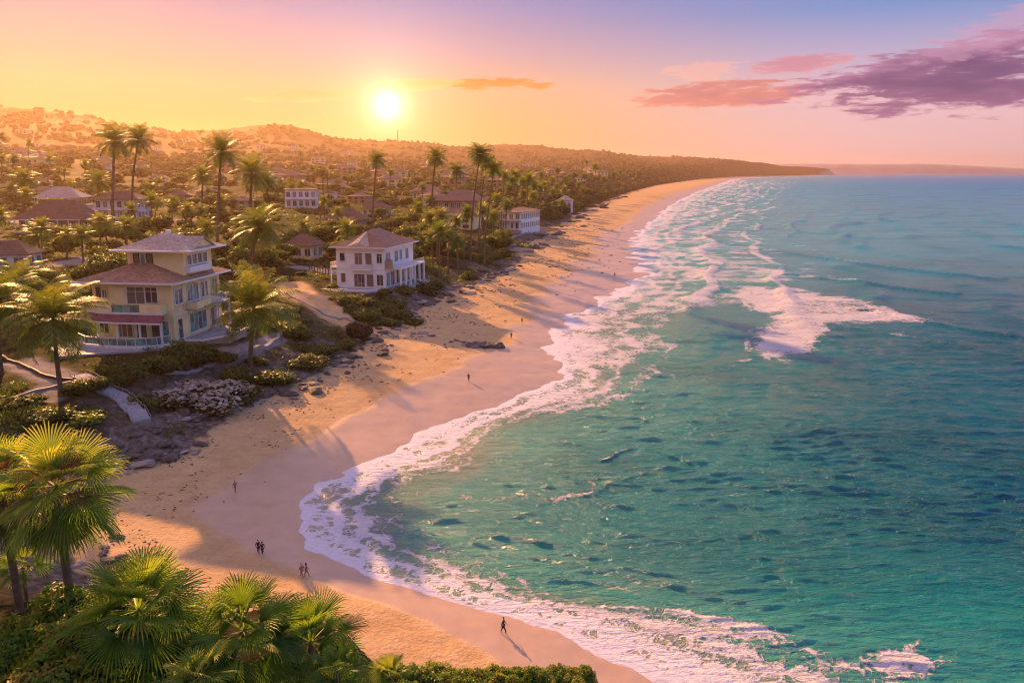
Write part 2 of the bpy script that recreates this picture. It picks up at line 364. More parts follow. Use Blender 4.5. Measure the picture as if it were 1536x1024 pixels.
# ------------------------------------------------------------------ sea
def sea_material():
    m, t, out = new_mat('sea_water'); pos = t.geo()
    s = t.attr('off'); foam = t.attr('foam'); far = t.attr('far')
    col = t.ramp(t.m('DIVIDE', t.m('ADD', s, t.m('MULTIPLY', t.m('SUBTRACT', t.noise(pos, .05, 3), .5), 26)), 140.0, clamp=True),
        [(0, (.50,.42,.27)), (.035, (.32,.38,.24)), (.12, (.08,.42,.31)), (.28, (.002,.30,.27)), (.55, (.0,.185,.21)), (1, (.0,.105,.155))])
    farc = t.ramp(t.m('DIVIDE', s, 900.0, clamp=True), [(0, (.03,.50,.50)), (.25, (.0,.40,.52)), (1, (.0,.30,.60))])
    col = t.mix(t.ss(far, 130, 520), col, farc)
    col = t.mix(t.ss(t.noise(t.map(pos, (.5, 1, 1)), .035, 3), .35, .7, 0, .35), col, (.0, .08, .13, 1))
    # foam lace
    wv = t.node('ShaderNodeTexNoise'); t.set(wv.inputs['Vector'], pos); wv.inputs['Scale'].default_value = .55; wv.inputs['Detail'].default_value = 3
    wc = t.vm('SUBTRACT', wv.outputs['Color'], (.5, .5, .5)); ws = t.vm('SCALE', wc); ws.node.inputs['Scale'].default_value = 2.6
    wpos = t.vm('ADD', pos, ws)
    def lace(scale, wdt):
        v = t.node('ShaderNodeTexVoronoi', feature='DISTANCE_TO_EDGE'); t.set(v.inputs['Vector'], t.vm('MULTIPLY', wpos, (1, 1.0, 0)))
        v.inputs['Scale'].default_value = scale
        return t.m('SUBTRACT', 1.0, t.m('DIVIDE', v.outputs['Distance'], wdt), clamp=True)
    la = t.m('MAXIMUM', lace(.42, .42), t.m('MULTIPLY', lace(1.05, .38), .9))
    fn = t.noise(pos, 1.4, 4, .7); fn2 = t.noise(pos, .28, 4, .65)
    d = t.m('ADD', t.m('MULTIPLY', la, .52), t.m('ADD', t.m('MULTIPLY', fn, .55), t.m('MULTIPLY', fn2, .3)))
    thr = t.m('SUBTRACT', 1.20, t.m('MULTIPLY', foam, .72))
    nearf = t.ss(t.m('SUBTRACT', d, thr), -.03, .13)
    farf = t.ss(t.m('ADD', foam, t.m('MULTIPLY', t.m('SUBTRACT', t.noise(t.map(pos, (.4, 1.5, 1)), .12, 5, .7), .5), .9)), .35, .8)
    fm = t.m('MULTIPLY', t.m('ADD', nearf, t.m('MULTIPLY', t.ss(far, 180, 420), t.m('SUBTRACT', farf, nearf))), t.ss(foam, .02, .1))
    foamc = t.ramp(fn, [(.3, (.74,.66,.66)), (.65, (.9,.85,.85))])
    col2 = t.mix(t.m('MULTIPLY', fm, .92), col, foamc)
    rough = t.m('ADD', t.m('ADD', .17, t.ss(far, 150, 3000, 0, .15)), t.m('MULTIPLY', fm, .6))
    # ripples
    f1 = t.noise(t.map(pos, (.30, 1.0, 1), (0,0,0), (0,0,-.12)), 1.5, 5, .65, .5); f2 = t.noise(t.map(pos, (.38, 1, 1), (3,1,0), (0,0,.35)), 4.2, 4, .65, .3)
    f3 = t.noise(t.map(pos, (.35, 1, 1), (3,9,0), (0,0,.1)), .28, 4, .6, .4)
    h = t.m('ADD', t.m('MULTIPLY', f1, 1.0), t.m('ADD', t.m('MULTIPLY', f2, .38), t.m('MULTIPLY', f3, t.ss(far, 150, 700, .8, 5.0))))
    f4 = t.noise(t.map(pos, (.26, 1, 1), (5,2,0), (0,0,-.06)), .62, 5, .62, .6)
    rid = t.m('SUBTRACT', 1.0, t.m('ABSOLUTE', t.m('SUBTRACT', t.m('MULTIPLY', f4, 2.0), 1.0)))
    h = t.m('ADD', h, t.m('MULTIPLY', rid, t.ss(t.noise(pos, .025, 2), .35, .65, 1.0, 2.1)))
    h = t.m('ADD', h, t.m('MULTIPLY', fm, t.m('ADD', .2, t.m('MULTIPLY', fn, .6))))
    calm = t.ss(s, 0, 12, .25, 1.0)
    nrm = t.bump(h, t.m('MULTIPLY', calm, 1.0), .62)
    p = principled(t, out, col2, rough, 0, nrm, t.m('SUBTRACT', t.ss(far, 150, 700, .42, .2), t.m('MULTIPLY', fm, .2)))
    p.inputs['IOR'].default_value = 1.33
    return m
def poly_mask(x, y, pix, soft):
    x = x+fbm(x/9, y/9, 4, 141)*9; y = y+fbm(x/12, y/12, 4, 143)*14
    pts = [flat(a, b) for a, b in pix]; n = len(pts); inside = np.zeros(x.shape, bool); d = np.full(x.shape, 1e9)
    for i in range(n):
        ax, ay = pts[i]; bx, by = pts[(i+1) % n]
        c = ((ay > y) != (by > y)) & (x < (bx-ax)*(y-ay)/((by-ay) if by != ay else 1e-9)+ax); inside ^= c
        vx, vy = bx-ax, by-ay; k = np.clip(((x-ax)*vx+(y-ay)*vy)/(vx*vx+vy*vy), 0, 1)
        d = np.minimum(d, np.hypot(x-ax-k*vx, y-ay-k*vy))
    sg = np.where(inside, d, -d)
    return sstep(sg, -soft*.3, soft)
def line_mask(x, y, pix, wd):
    x = x+fbm(x/5, y/5, 3, 145)*3.5; y = y+fbm(x/5, y/5, 3, 147)*3.5
    return seg_mask(x, y, [flat(a, b) for a, b in pix], wd)
def build_sea():
    py = np.concatenate([[260.7, 261.2], np.arange(261.8, 300, .8), np.arange(300, 1130, 1.05), np.arange(1130, 1700, 8)])
    ys = H*FPX/(py-EYE)*math.cos(0)
    us = np.linspace(-.36, .98, 900)
    Y, U = np.meshgrid(ys, us, indexing='ij'); X = U*Y
    x, y = X.ravel(), Y.ravel(); s = S(x, y)
    step = np.abs(np.gradient(ys)); ST = np.repeat(step, len(us)); 
    rnd = np.random.RandomState(4)
    h = np.zeros_like(x)
    wx = x+fbm(x/30, y/30, 2, 91)*14; wy = y+fbm(x/24, y/24, 2, 93)*10
    windp = .5+.75*sstep(fbm(x/55, y/38, 3, 191), -.25, .25)
    for i in range(46):
        lam = .8*(1.064**i); a = R(-90-6)+rnd.normal(0, .26 if lam < 12 else .2)
        amp = .0132*lam**.7*(1.0 if lam < 2.6 else (2.6/lam)**.85)
        att = np.clip((lam/ST-2.2)/2.5, 0, 1)
        ph = rnd.uniform(0, 6.28)
        kx, ky = math.cos(a)*6.283/lam, math.sin(a)*6.283/lam
        env = .2+1.6*vnoise(x/(lam*2.2)+i*7.7, y/(lam*1.6)+3.1*i, 200+i)
        pz = kx*wx+ky*wy+ph; h += amp*att*env*((1-2*np.abs(np.sin(pz*.5)))*.45+.5*np.cos(pz))*windp
    h = np.where(h > 0, h*(1+.9*np.clip(h, 0, .6)), h*.85)
    # swells that run along the shore
    ssm = x-np.interp(y, SH[0], np.convolve(np.pad(SH[1], 2, 'edge'), np.ones(5)/5, 'valid'))
    lam = 24+ssm*.05; ph = 6.283*(ssm+fbm(x/60, y/60, 3, 95)*26)/lam
    sw = np.maximum(np.sin(ph), -.3)**3; swell_env = sstep(y, 150, 260)*sstep(s, 6, 30)*(1-sstep(s, 320, 620))
    sw_h = np.where(np.sin(ph) > 0, np.sin(ph)**3, 0)*(.3+.9*sstep(fbm(x/40, y/70, 2, 97), -.2, .25))
    h = h*(.12+.88*sstep(s, 2, 26))+sw_h*swell_env*.9*np.clip(10/ST, 0, 1)**.5
    # long low rollers
    foam = np.zeros_like(x)
    wband = np.interp(y, [40, 66, 80, 100, 120, 145, 180, 215, 260, 330, 500, 900, 2500], [15, 17, 17, 14, 15, 17, 24, 26, 30, 34, 34, 45, 60])
    n3 = fbm(x/10, y/7, 4, 99); n4 = fbm(x/26, y/18, 3, 101)
    r = s/(wband*(1+n4*1.3))
    rn = r+n4*.5
    sheet = np.exp(-(r/.10)**2)*.55+.42*np.exp(-((rn-.36)/.07)**2)+.38*np.exp(-((rn-.68)/.07)**2)+.3*np.exp(-((rn-1.0)/.08)**2)
    foam = np.maximum(foam, np.clip(.62-.22*r-.3*sstep(r, .8, 1.4), 0, 1)+sheet*.75+n3*.62*(r > .05)*(r < 1.6))
    foam = np.where(s < .8, np.maximum(foam, .85), foam)
    foam = np.where(r > 1.6, 0, foam)
    # surf streaks beyond
    crest = sstep(np.sin(ph-.3), .82, .99)
    zone = .55*sstep(y, 170, 240)*(1-sstep(s, 60, 190))*sstep(fbm(x/30, y/60, 3, 103), -.10, .16)
    foam = np.maximum(foam, crest*zone*.85)
    zone2 = sstep(y, 200, 280)*sstep(s, -5, 4)*(1-sstep(s, 25+y*.04, 80+y*.15))*(.44+n3*1.1+.36*crest)
    foam = np.maximum(foam, zone2*(1-sstep(y, 2600, 5000)*.3))
    P1 = [(1072,433),(1120,428),(1200,432),(1290,446),(1370,468),(1415,484),(1330,484),(1260,488),(1250,520),(1215,545),(1165,550),(1122,540),(1118,505),(1138,480),(1120,455)]
    foam = np.maximum(foam, poly_mask(x, y, P1, 6)*(1.0-.40*np.clip((x/y-.25)/.3, 0, 1)+n3*1.15+.15*crest))
    P2 = [(945,428),(990,430),(1002,450),(1000,466),(968,455),(950,445)]
    foam = np.maximum(foam, poly_mask(x, y, P2, 4)*.45)
    P3 = [(1250,1024),(1240,1000),(1290,968),(1350,955),(1400,965),(1380,985),(1460,990),(1440,1010),(1500,1024),(1420,1040),(1250,1040)]
    foam = np.maximum(foam, poly_mask(x, y, P3, 2.5)*(.72+n3*.7))
    for pix, wd, a in [([(905,690),(925,677),(960,672),(1000,682),(1045,696)], .5, .95), ([(830,752),(880,735),(905,712)], .25, .35),
                       ([(1118,540),(1122,510),(1140,482),(1120,455),(1075,433)], 1.1, .8), ([(965,455),(1000,468),(960,440),(950,425)], 1.6, .9),
                       ([(1260,488),(1340,500),(1400,486)], 1.2, .4), ([(1100,330),(1000,318)], 8, .5), ([(980,395),(1040,405),(1075,418)], 2.2, .7),
                       ([(940,372),(1020,378),(1110,392)], 2.6, .6), ([(1010,345),(1090,352),(1150,360)], 3, .6), ([(700,890),(760,880),(830,900)], .8, .5)]:
        mk = line_mask(x, y, pix, wd); foam = np.maximum(foam, mk*(a*.62+n3*1.3)); h = h+mk*.18*(a > .8)
    for pix, wd, hh, fa in [([(935,322),(1040,330),(1170,344),(1300,356)], 5, .6, .5), ([(940,345),(1050,358),(1180,378),(1330,400),(1500,418)], 4, .8, .5), ([(955,372),(1060,391),(1180,410),(1300,425),(1430,440)], 3, .8, .55),
                       ([(1075,433),(1200,447),(1330,470),(1440,492),(1530,505)], 2.2, .8, .3), ([(1130,455),(1230,482),(1340,500),(1470,524)], 1.8, .7, .35), ([(1230,505),(1310,535),(1420,552),(1530,575)], 1.5, .6, .0),
                       ([(985,300),(1080,305),(1200,312)], 9, .6, .4), ([(960,452),(1040,470),(1100,490)], 1.6, .5, .3), ([(1040,610),(1140,622),(1250,650),(1380,655)], 1.2, .5, 0), ([(700,745),(800,752),(880,738),(960,705)], 1.0, .45, .12),
                       ([(1180,760),(1290,770),(1400,800),(1500,805)], 1.2, .5, 0), ([(900,800),(1020,812),(1120,800)], 1.0, .4, 0)]:
        mk = line_mask(x, y, pix, wd); h = h+mk*hh*(.2 if wd < 2 else .5); k0 = flat(*pix[0])[0]/flat(*pix[0])[1]; k1 = flat(*pix[-1])[0]/flat(*pix[-1])[1]
        foam = np.maximum(foam, sstep(mk, .55, .98)*(fa*(1.25-(x/y-k0)/(k1-k0))+n3*1.2))
    # white flecks on open-water crests
    fleck = sstep(h, .42, .75)*sstep(s, 12, 30)*(1-sstep(y, 250, 500))*sstep(fbm(x/20, y/14, 2, 107), .05, .25)
    foam = np.maximum(foam, fleck*.36)
    foam = np.clip(foam, 0, 1.15)
    edge = np.exp(-np.maximum(s, 0)/2.0)
    z = h+edge*.05+.03
    z = np.where(s < 1, -np.maximum(-s, 0)*.06+.02, z)
    V = np.stack([x, y, z], 1); keep = s > -6
    F = grid_faces(len(py), len(us), keep)[:, ::-1]
    V, F, at_ = compact(V, F, dict(off=s, foam=foam, far=y))
    o = mesh_np('sea', V, F, sea_material(), True, None, at_); o['kind'] = 'structure'
build_sea()
def build_far_coast():                           # the pale coast beyond the bay
    us = np.linspace(.27, 1.0, 160); pts = [(1100,243),(1130,246),(1200,246),(1280,246.5),(1350,246),(1420,248),(1480,252),(1536,255),(1700,258),(2000,260)]
    pu = np.array([(a-768)/FPX/math.cos(PITCH) for a, b in pts]); V = []
    Yf = 12200.0
    for u in us:
        hh = max(H+(EYE-np.interp(u, pu, [b for a, b in pts]))/FPX*Yf, 2)+float(fbm(np.array([u*40]), np.array([1.]), 3, 111)[0])*14
        for q, zz in ((0, -1), (120, hh*.45), (420, hh), (1400, hh*.8), (1800, -1)): V.append((u*(Yf+q), Yf+q, zz))
    m, t, out = new_mat('hazed_coast_ground')
    principled(t, out, t.ramp(t.noise(t.geo(), .004, 4), [(.3, (.30,.27,.33)), (.7, (.5,.42,.46))]), .9)  # pale lavender of distance haze put into the coast colour
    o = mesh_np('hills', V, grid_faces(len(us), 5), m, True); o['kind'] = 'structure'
build_far_coast()
# ------------------------------------------------------------------ object helpers
def tag(o, label, cat, group=None, kind=None):
    o['label'] = label; o['category'] = cat
    if group: o['group'] = group
    if kind: o['kind'] = kind
    return o
def thing(name, label, cat, loc=(0, 0, 0), rz=0.0, group=None, scale=1.0):
    o = bpy.data.objects.new(name, None); C.objects.link(o); o.location = loc; o.rotation_euler = (0, 0, rz)
    o.scale = (scale,)*3; o.empty_display_size = .5
    return tag(o, label, cat, group)
class MB:
    def __init__(s): s.v = []; s.f = []
    def add(s, V, F):
        b = len(s.v); s.v += [tuple(p) for p in V]; s.f += [tuple(i+b for i in f) for f in F]; return s
    def box(s, x0, x1, y0, y1, z0, z1):
        return s.add([(x, y, z) for x in (x0, x1) for y in (y0, y1) for z in (z0, z1)],
                     [(0,1,3,2), (4,6,7,5), (0,4,5,1), (2,3,7,6), (0,2,6,4), (1,5,7,3)])
    def slab(s, O, A, B_, N_):                  # parallelepiped from a corner and three edges
        O, A, B_, N_ = map(Vector, (O, A, B_, N_)); P = [O+A*i+B_*j+N_*k for i in (0, 1) for j in (0, 1) for k in (0, 1)]
        return s.add(P, [(0,1,3,2), (4,6,7,5), (0,4,5,1), (2,3,7,6), (0,2,6,4), (1,5,7,3)])
    def prism(s, pts, z0, z1):
        n = len(pts); V = [(p[0], p[1], z0) for p in pts]+[(p[0], p[1], z1) for p in pts]
        return s.add(V, [tuple(range(n))[::-1], tuple(range(n, 2*n))]+[(i, (i+1) % n, n+(i+1) % n, n+i) for i in range(n)])
    def tube(s, P, rad, n=8, cap=True):
        P = [Vector(p) for p in P]; b = len(s.v)
        if not isinstance(rad, (list, tuple)): rad = [rad]*len(P)
        for i, p in enumerate(P):
            d = (P[min(i+1, len(P)-1)]-P[max(i-1, 0)]).normalized()
            a = d.cross(Vector((0, 0, 1)) if abs(d.z) < .9 else Vector((1, 0, 0))).normalized(); c = d.cross(a)
            s.v += [tuple(p+(a*math.cos(6.2832*k/n)+c*math.sin(6.2832*k/n))*rad[i]) for k in range(n)]
        for i in range(len(P)-1):
            for k in range(n): s.f.append((b+i*n+k, b+i*n+(k+1) % n, b+(i+1)*n+(k+1) % n, b+(i+1)*n+k))
        if cap: s.f += [tuple(b+k for k in range(n))[::-1], tuple(b+(len(P)-1)*n+k for k in range(n))]
        return s
    def build(s, name, mat, parent=None, smooth=False, loc=None):
        me = bpy.data.meshes.new(name); me.from_pydata(s.v, [], s.f); me.update()
        if smooth: me.polygons.foreach_set('use_smooth', [True]*len(me.polygons))
        me.materials.append(mat); o = bpy.data.objects.new(name, me); C.objects.link(o)
        if parent: o.parent = parent
        if loc: o.location = loc
        return o
def copy_tree(o, parent=None):
    c = o.copy(); C.objects.link(c)
    if parent is not None: c.parent = parent
    for ch in KIDS.get(o.name, ()): copy_tree(ch, c)
    return c
KIDS = {}
def register(root):
    for o in [root]+list(root.children_recursive): KIDS[o.name] = list(o.children)

# ------------------------------------------------------------------ materials
def mat_plain(name, col, rough=.6, var=.12, scale=.8, metal=0, spec=.4, bump=.15):
    m, t, out = new_mat(name); p = t.obj(); n = t.noise(p, scale, 5, .6); c = Vector(col[:3])
    cc = t.ramp(n, [(.3, tuple(c*(1-var*1.4))), (.55, tuple(c)), (.72, tuple(c*(1+var*.5)))])
    principled(t, out, cc, rough, metal, t.bump(t.noise(p, scale*7, 3), bump, .05), spec); return m
def mat_roof(name, col, course=.32):
    m, t, out = new_mat(name); p = t.obj(); s3 = t.node('ShaderNodeSeparateXYZ'); t.set(s3.inputs[0], p)
    row = t.m('DIVIDE', s3.outputs[2], course*.36); fr = t.m('FRACT', row); fl = t.m('FLOOR', row)
    k = t.node('ShaderNodeCombineXYZ'); q = t.m('ADD', s3.outputs[0], s3.outputs[1])
    t.set(k.inputs[0], t.m('FLOOR', t.m('MULTIPLY', q, 2.4))); t.set(k.inputs[1], fl)
    wn = t.node('ShaderNodeTexWhiteNoise', noise_dimensions='2D'); t.set(wn.inputs['Vector'], k.outputs[0])
    c = Vector(col); n = t.noise(p, .5, 5, .65)
    cc = t.ramp(t.m('ADD', t.m('MULTIPLY', wn.outputs[0], .35), t.m('MULTIPLY', n, .65)), [(.2, tuple(c*.6)), (.45, tuple(c)), (.75, tuple(c*1.45))])
    cc = t.mix(t.ss(fr, .12, 0, 0, .55), cc, (c.x*.35, c.y*.35, c.z*.35, 1))
    principled(t, out, cc, .78, 0, t.bump(t.m('ADD', fr, t.m('MULTIPLY', wn.outputs[0], .3)), .5, .06), .3); return m
def mat_leaf(name, cols, trans=.35, rough=.5):
    m, t, out = new_mat(name); tn = t.attr('tint')
    rnd = t.node('ShaderNodeObjectInfo').outputs['Random']
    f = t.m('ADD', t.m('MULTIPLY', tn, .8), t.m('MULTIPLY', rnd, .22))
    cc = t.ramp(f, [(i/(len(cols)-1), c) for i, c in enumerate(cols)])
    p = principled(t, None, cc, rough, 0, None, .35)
    tr = t.node('ShaderNodeBsdfTranslucent'); t.set(tr.inputs[0], t.mix(1.0, cc, (1.9, 1.75, .9, 1), 'MULTIPLY'))
    mx = t.node('ShaderNodeMixShader'); mx.inputs[0].default_value = trans
    t.l.new(p.outputs[0], mx.inputs[1]); t.l.new(tr.outputs[0], mx.inputs[2]); t.l.new(mx.outputs[0], out.inputs[0]); return m
def mat_glass(name, col=(.03,.045,.05), rough=.08):
    m, t, out = new_mat(name); n = t.noise(t.obj(), .6, 2); c = Vector(col)
    cc = t.ramp(n, [(.4, tuple(c*.6)), (.6, tuple(c*1.6))]); principled(t, out, cc, rough, 0, None, .8); return m
M = dict(
  cream=mat_plain('cream_stucco', (.88,.72,.36), .85, .16, .35, 0, .2), white=mat_plain('white_stucco', (.84,.80,.76), .85, .07, .35, 0, .2),
  trim=mat_plain('white_paint', (.78,.75,.71), .5, .05), grey=mat_plain('grey_concrete', (.36,.34,.33), .85, .2, .5, 0, .2),
  slate=mat_plain('pale_paving', (.34,.32,.33), .7, .22, .35, 0, .3), dark=mat_plain('dark_timber', (.07,.045,.03), .7, .3, 2),
  tan=mat_plain('tan_wall', (.40,.27,.16), .85, .15, .4, 0, .2), roofA=mat_roof('weathered_roof_tiles', (.34,.175,.105)),
  roofB=mat_roof('brown_roof_tiles', (.20,.095,.06)), roofP=mat_roof('pale_roof_tiles', (.48,.35,.26)), awn=mat_roof('maroon_roof_tiles', (.22,.07,.085)),
  glass=mat_glass('window_glass'), teal=mat_glass('teal_glass', (.05,.20,.19), .15), railglass=mat_glass('green_rail_glass', (.12,.26,.21), .12),
  curtain=mat_plain('brown_blind', (.20,.14,.11), .8, .2, 3), metal=mat_plain('dark_metal', (.09,.08,.08), .4, .1, 2, .6),
  bark=mat_plain('palm_bark', (.17,.115,.075), .9, .4, 2.2, 0, .15, .8), wood=mat_plain('shrub_bark', (.09,.06,.04), .9, .3, 2, 0, .15, .6),
  rock=mat_plain('beach_rock', (.15,.118,.095), .8, .5, .8, 0, .3, .9), rockw=mat_plain('pale_rock', (.36,.30,.25), .8, .4, .9, 0, .3, .9),
  palm=mat_leaf('palm_leaf', [(.010,.035,.005), (.045,.10,.014), (.15,.21,.022), (.36,.31,.04)], .38),
  fan=mat_leaf('fan_palm_leaf', [(.02,.07,.008), (.07,.16,.014), (.18,.28,.025), (.42,.42,.06)], .48),
  deadleaf=mat_leaf('dry_palm_leaf', [(.10,.05,.02), (.22,.12,.05), (.3,.19,.08)], .3),
  bush=mat_leaf('shrub_leaf', [(.010,.034,.006), (.032,.078,.012), (.09,.14,.018), (.27,.23,.03)], .42),
  hedge=mat_leaf('hedge_leaf', [(.015,.05,.004), (.05,.13,.01), (.13,.24,.018), (.30,.22,.03)], .42),
  red=mat_leaf('russet_leaf', [(.03,.012,.008), (.09,.03,.015), (.16,.07,.03)], .3),
  bloom=mat_leaf('blossom_leaf', [(.04,.06,.02), (.12,.13,.06), (.45,.38,.33), (.6,.5,.45)], .25),
  core=mat_plain('twig_mass', (.03,.034,.01), .9, .4, 1.5, 0, .1))

# ------------------------------------------------------------------ plants (each kind built once, then copied)
def tint_attr(me, vals):
    a = me.attributes.new('tint', 'FLOAT', 'FACE'); a.data.foreach_set('value', np.asarray(vals, np.float32))
def leaf_mesh(name, V, F, tint, mat):
    me = bpy.data.meshes.new(name); me.from_pydata([tuple(v) for v in V], [], F); me.update(); tint_attr(me, tint)
    me.materials.append(mat); return me
def mobj(name, me, parent=None):
    o = bpy.data.objects.new(name, me); C.objects.link(o)
    if parent: o.parent = parent
    return o
def trunk_mesh(name, h, r0, r1, lean, seed, mat, n=9, rings=None):
    rg = random.Random(seed); b = MB(); k = rings or max(8, int(h/1.2)); P = []; rr = []
    for i in range(k+1):
        q = i/k; bend = q*q*.75+q*.25
        P.append((lean[0]*bend+math.sin(q*5+seed)*.012*h*(q*(1-q))*2, lean[1]*bend, -.6+(h+.6)*q))
        rr.append((r0*(1.5-.5*min(1, q*9)) if q < .11 else r0+(r1-r0)*q)*(1+(.07 if i % 2 else -.03)))
    b.tube(P, rr, n); me = bpy.data.meshes.new(name); me.from_pydata(b.v, [], b.f); me.update()
    me.polygons.foreach_set('use_smooth', [True]*len(me.polygons)); me.materials.append(mat); return me
def feather_crown(name, seed, rad, nf=24, st=20, droop=1.0, upright=.55):
    rg = random.Random(seed); V = []; F = []; tn = []
    for k in range(nf):
        q = k/nf; e0 = R(80-118*q**1.05+rg.uniform(-9, 9)); a = k*2.39996+rg.uniform(-.25, .25); Lf = rad*rg.uniform(.9, 1.12)*(1.0-.12*q)
        bend = R(rg.uniform(38, 80))*droop; p = Vector((0, 0, 0)); hd = Vector((math.cos(a), math.sin(a), 0)); side = Vector((-hd.y, hd.x, 0))
        base = .25+.6*(1-q)*rg.uniform(.6, 1)-(.25 if q > .85 else 0); pts = []; n = st
        for i in range(n+1):
            s_ = i/n; e = e0-bend*s_**1.3
            pts.append((p.copy(), e)); p = p+(hd*math.cos(e)+Vector((0, 0, 1))*math.sin(e))*(Lf/n)
        for i in range(n):                       # midrib
            b = len(V); w_ = .035*rad/3*(1.25-i/n)
            for (pp, e) in (pts[i], pts[i+1]): V += [pp+side*w_, pp-side*w_]
            F.append((b, b+1, b+3, b+2)); tn.append(min(1, base+.1))
        tw = rg.uniform(-.35, .35)
        for i in range(2, n+1):
            s_ = i/n; pp, e = pts[i]; fw = hd*math.cos(e)+Vector((0, 0, 1))*math.sin(e); up = side.cross(fw)*-1
            if up.z < 0 and abs(e) < 1.5: up = -up
            ll = Lf*.34*math.sin(math.pi*min(1, .16+s_*.80))**.7
            for sg in (-1, 1):
                for j in (0, .5):
                    pb = pp+fw*(Lf/n)*j*-1
                    d = (side*sg*(.9)+fw*.62+up*(.18+tw*sg*.5)).normalized(); w_ = fw*(Lf/n)*.18; ll_ = ll; ll = ll_*rg.uniform(.72, 1.18)
                    m1 = pb+d*ll*.55+Vector((0, 0, -.10*ll)); tp = pb+d*ll*.92+Vector((0, 0, -.42*ll*(.7+.6*rg.random())))
                    b = len(V); V += [pb-w_*.5, pb+w_*.5, m1+w_, m1-w_, tp]
                    F += [(b, b+1, b+2, b+3), (b+3, b+2, b+4)]; ll = ll_; c = max(0, min(1, base+rg.uniform(-.28, .28))); tn += [c, min(1, c+.12)]
    return leaf_mesh(name, V, F, tn, M['palm'])
def fan_crown(name, seed, rad, nf=40, nseg=30, low=-55, mat='fan', petiole=.42, spread=128, wf=1.0):
    rg = random.Random(seed); V = []; F = []; tn = []
    for k in range(nf):
        q = (k+.5)/nf; e0 = R(80+(low-80)*q**.85+rg.uniform(-7, 7)); a = k*2.39996+rg.uniform(-.2, .2)
        hd = Vector((math.cos(a)*math.cos(e0), math.sin(a)*math.cos(e0), math.sin(e0)))
        side = Vector((-math.sin(a), math.cos(a), 0)); nrm = hd.cross(side)*-1
        if nrm.z < 0: nrm = -nrm
        roll = rg.uniform(-.7, .7); side, nrm = side*math.cos(roll)+nrm*math.sin(roll), nrm*math.cos(roll)-side*math.sin(roll)
        pl = rad*petiole*rg.uniform(.8, 1.15)*(1 if q > .15 else .8); fr = rad*(1-petiole)*rg.uniform(.95, 1.2)
        hub = hd*pl+Vector((0, 0, -.05*pl)); b = len(V); w_ = .014*rad
        V += [side*w_, -side*w_, hub+side*w_*.7, hub-side*w_*.7]; F.append((b, b+1, b+3, b+2)); tn.append(.75)
        base = .12+.62*(1-q)+rg.uniform(-.12, .12)
        for j in range(nseg):
            th = R(-spread+2*spread*(j+.5)/nseg); cf = math.cos(th); da = R(2*spread/nseg)
            d = hd*math.cos(th)+side*math.sin(th)+nrm*(-.12+.22*abs(math.sin(th)))
            tl = fr*(.72+.28*max(cf, -.2))*rg.uniform(.93, 1.07); cr = side*math.cos(th)-hd*math.sin(th)
            rows = []
            for r_, wk in ((.03, .9), (.36, .95), (.62, .62), (.84, .30)):
                c0 = hub+d*(tl*r_)+Vector((0, 0, -.17*tl*r_**2.4*rg.uniform(.7, 1.3))); hw = cr*(tl*max(r_, .05)*da*.5*wk*wf)
                rows.append((c0-hw, c0+nrm*(tl*.016), c0+hw))
            tip = hub+d*tl+Vector((0, 0, -.20*tl*rg.uniform(.7, 1.7)))
            b = len(V)
            for rr in rows: V += list(rr)
            V.append(tip); c = max(0, min(1, base+rg.uniform(-.1, .1)))
            for i in range(3):
                for s_ in (0, 1):
                    F.append((b+i*3+s_, b+i*3+s_+1, b+i*3+s_+4, b+i*3+s_+3)); tn.append(min(1, c+.08*i+.05*s_))
            F += [(b+9, b+10, b+12), (b+10, b+11, b+12)]; tn += [min(1, c+.3)]*2
    return leaf_mesh(name, V, F, tn, M[mat])
def blob_core(V, F, c, r, rg, sub=1):
    import bmesh
    bm = bmesh.new(); bmesh.ops.create_icosphere(bm, subdivisions=2, radius=1)
    b = len(V)
    for v in bm.verts:
        k = 1+rg.uniform(-.12, .1); V.append(Vector((c[0]+v.co.x*r[0]*k, c[1]+v.co.y*r[1]*k, c[2]+v.co.z*r[2]*k)))
    for f in bm.faces: F.append(tuple(b+v.index for v in f.verts))
    bm.free()
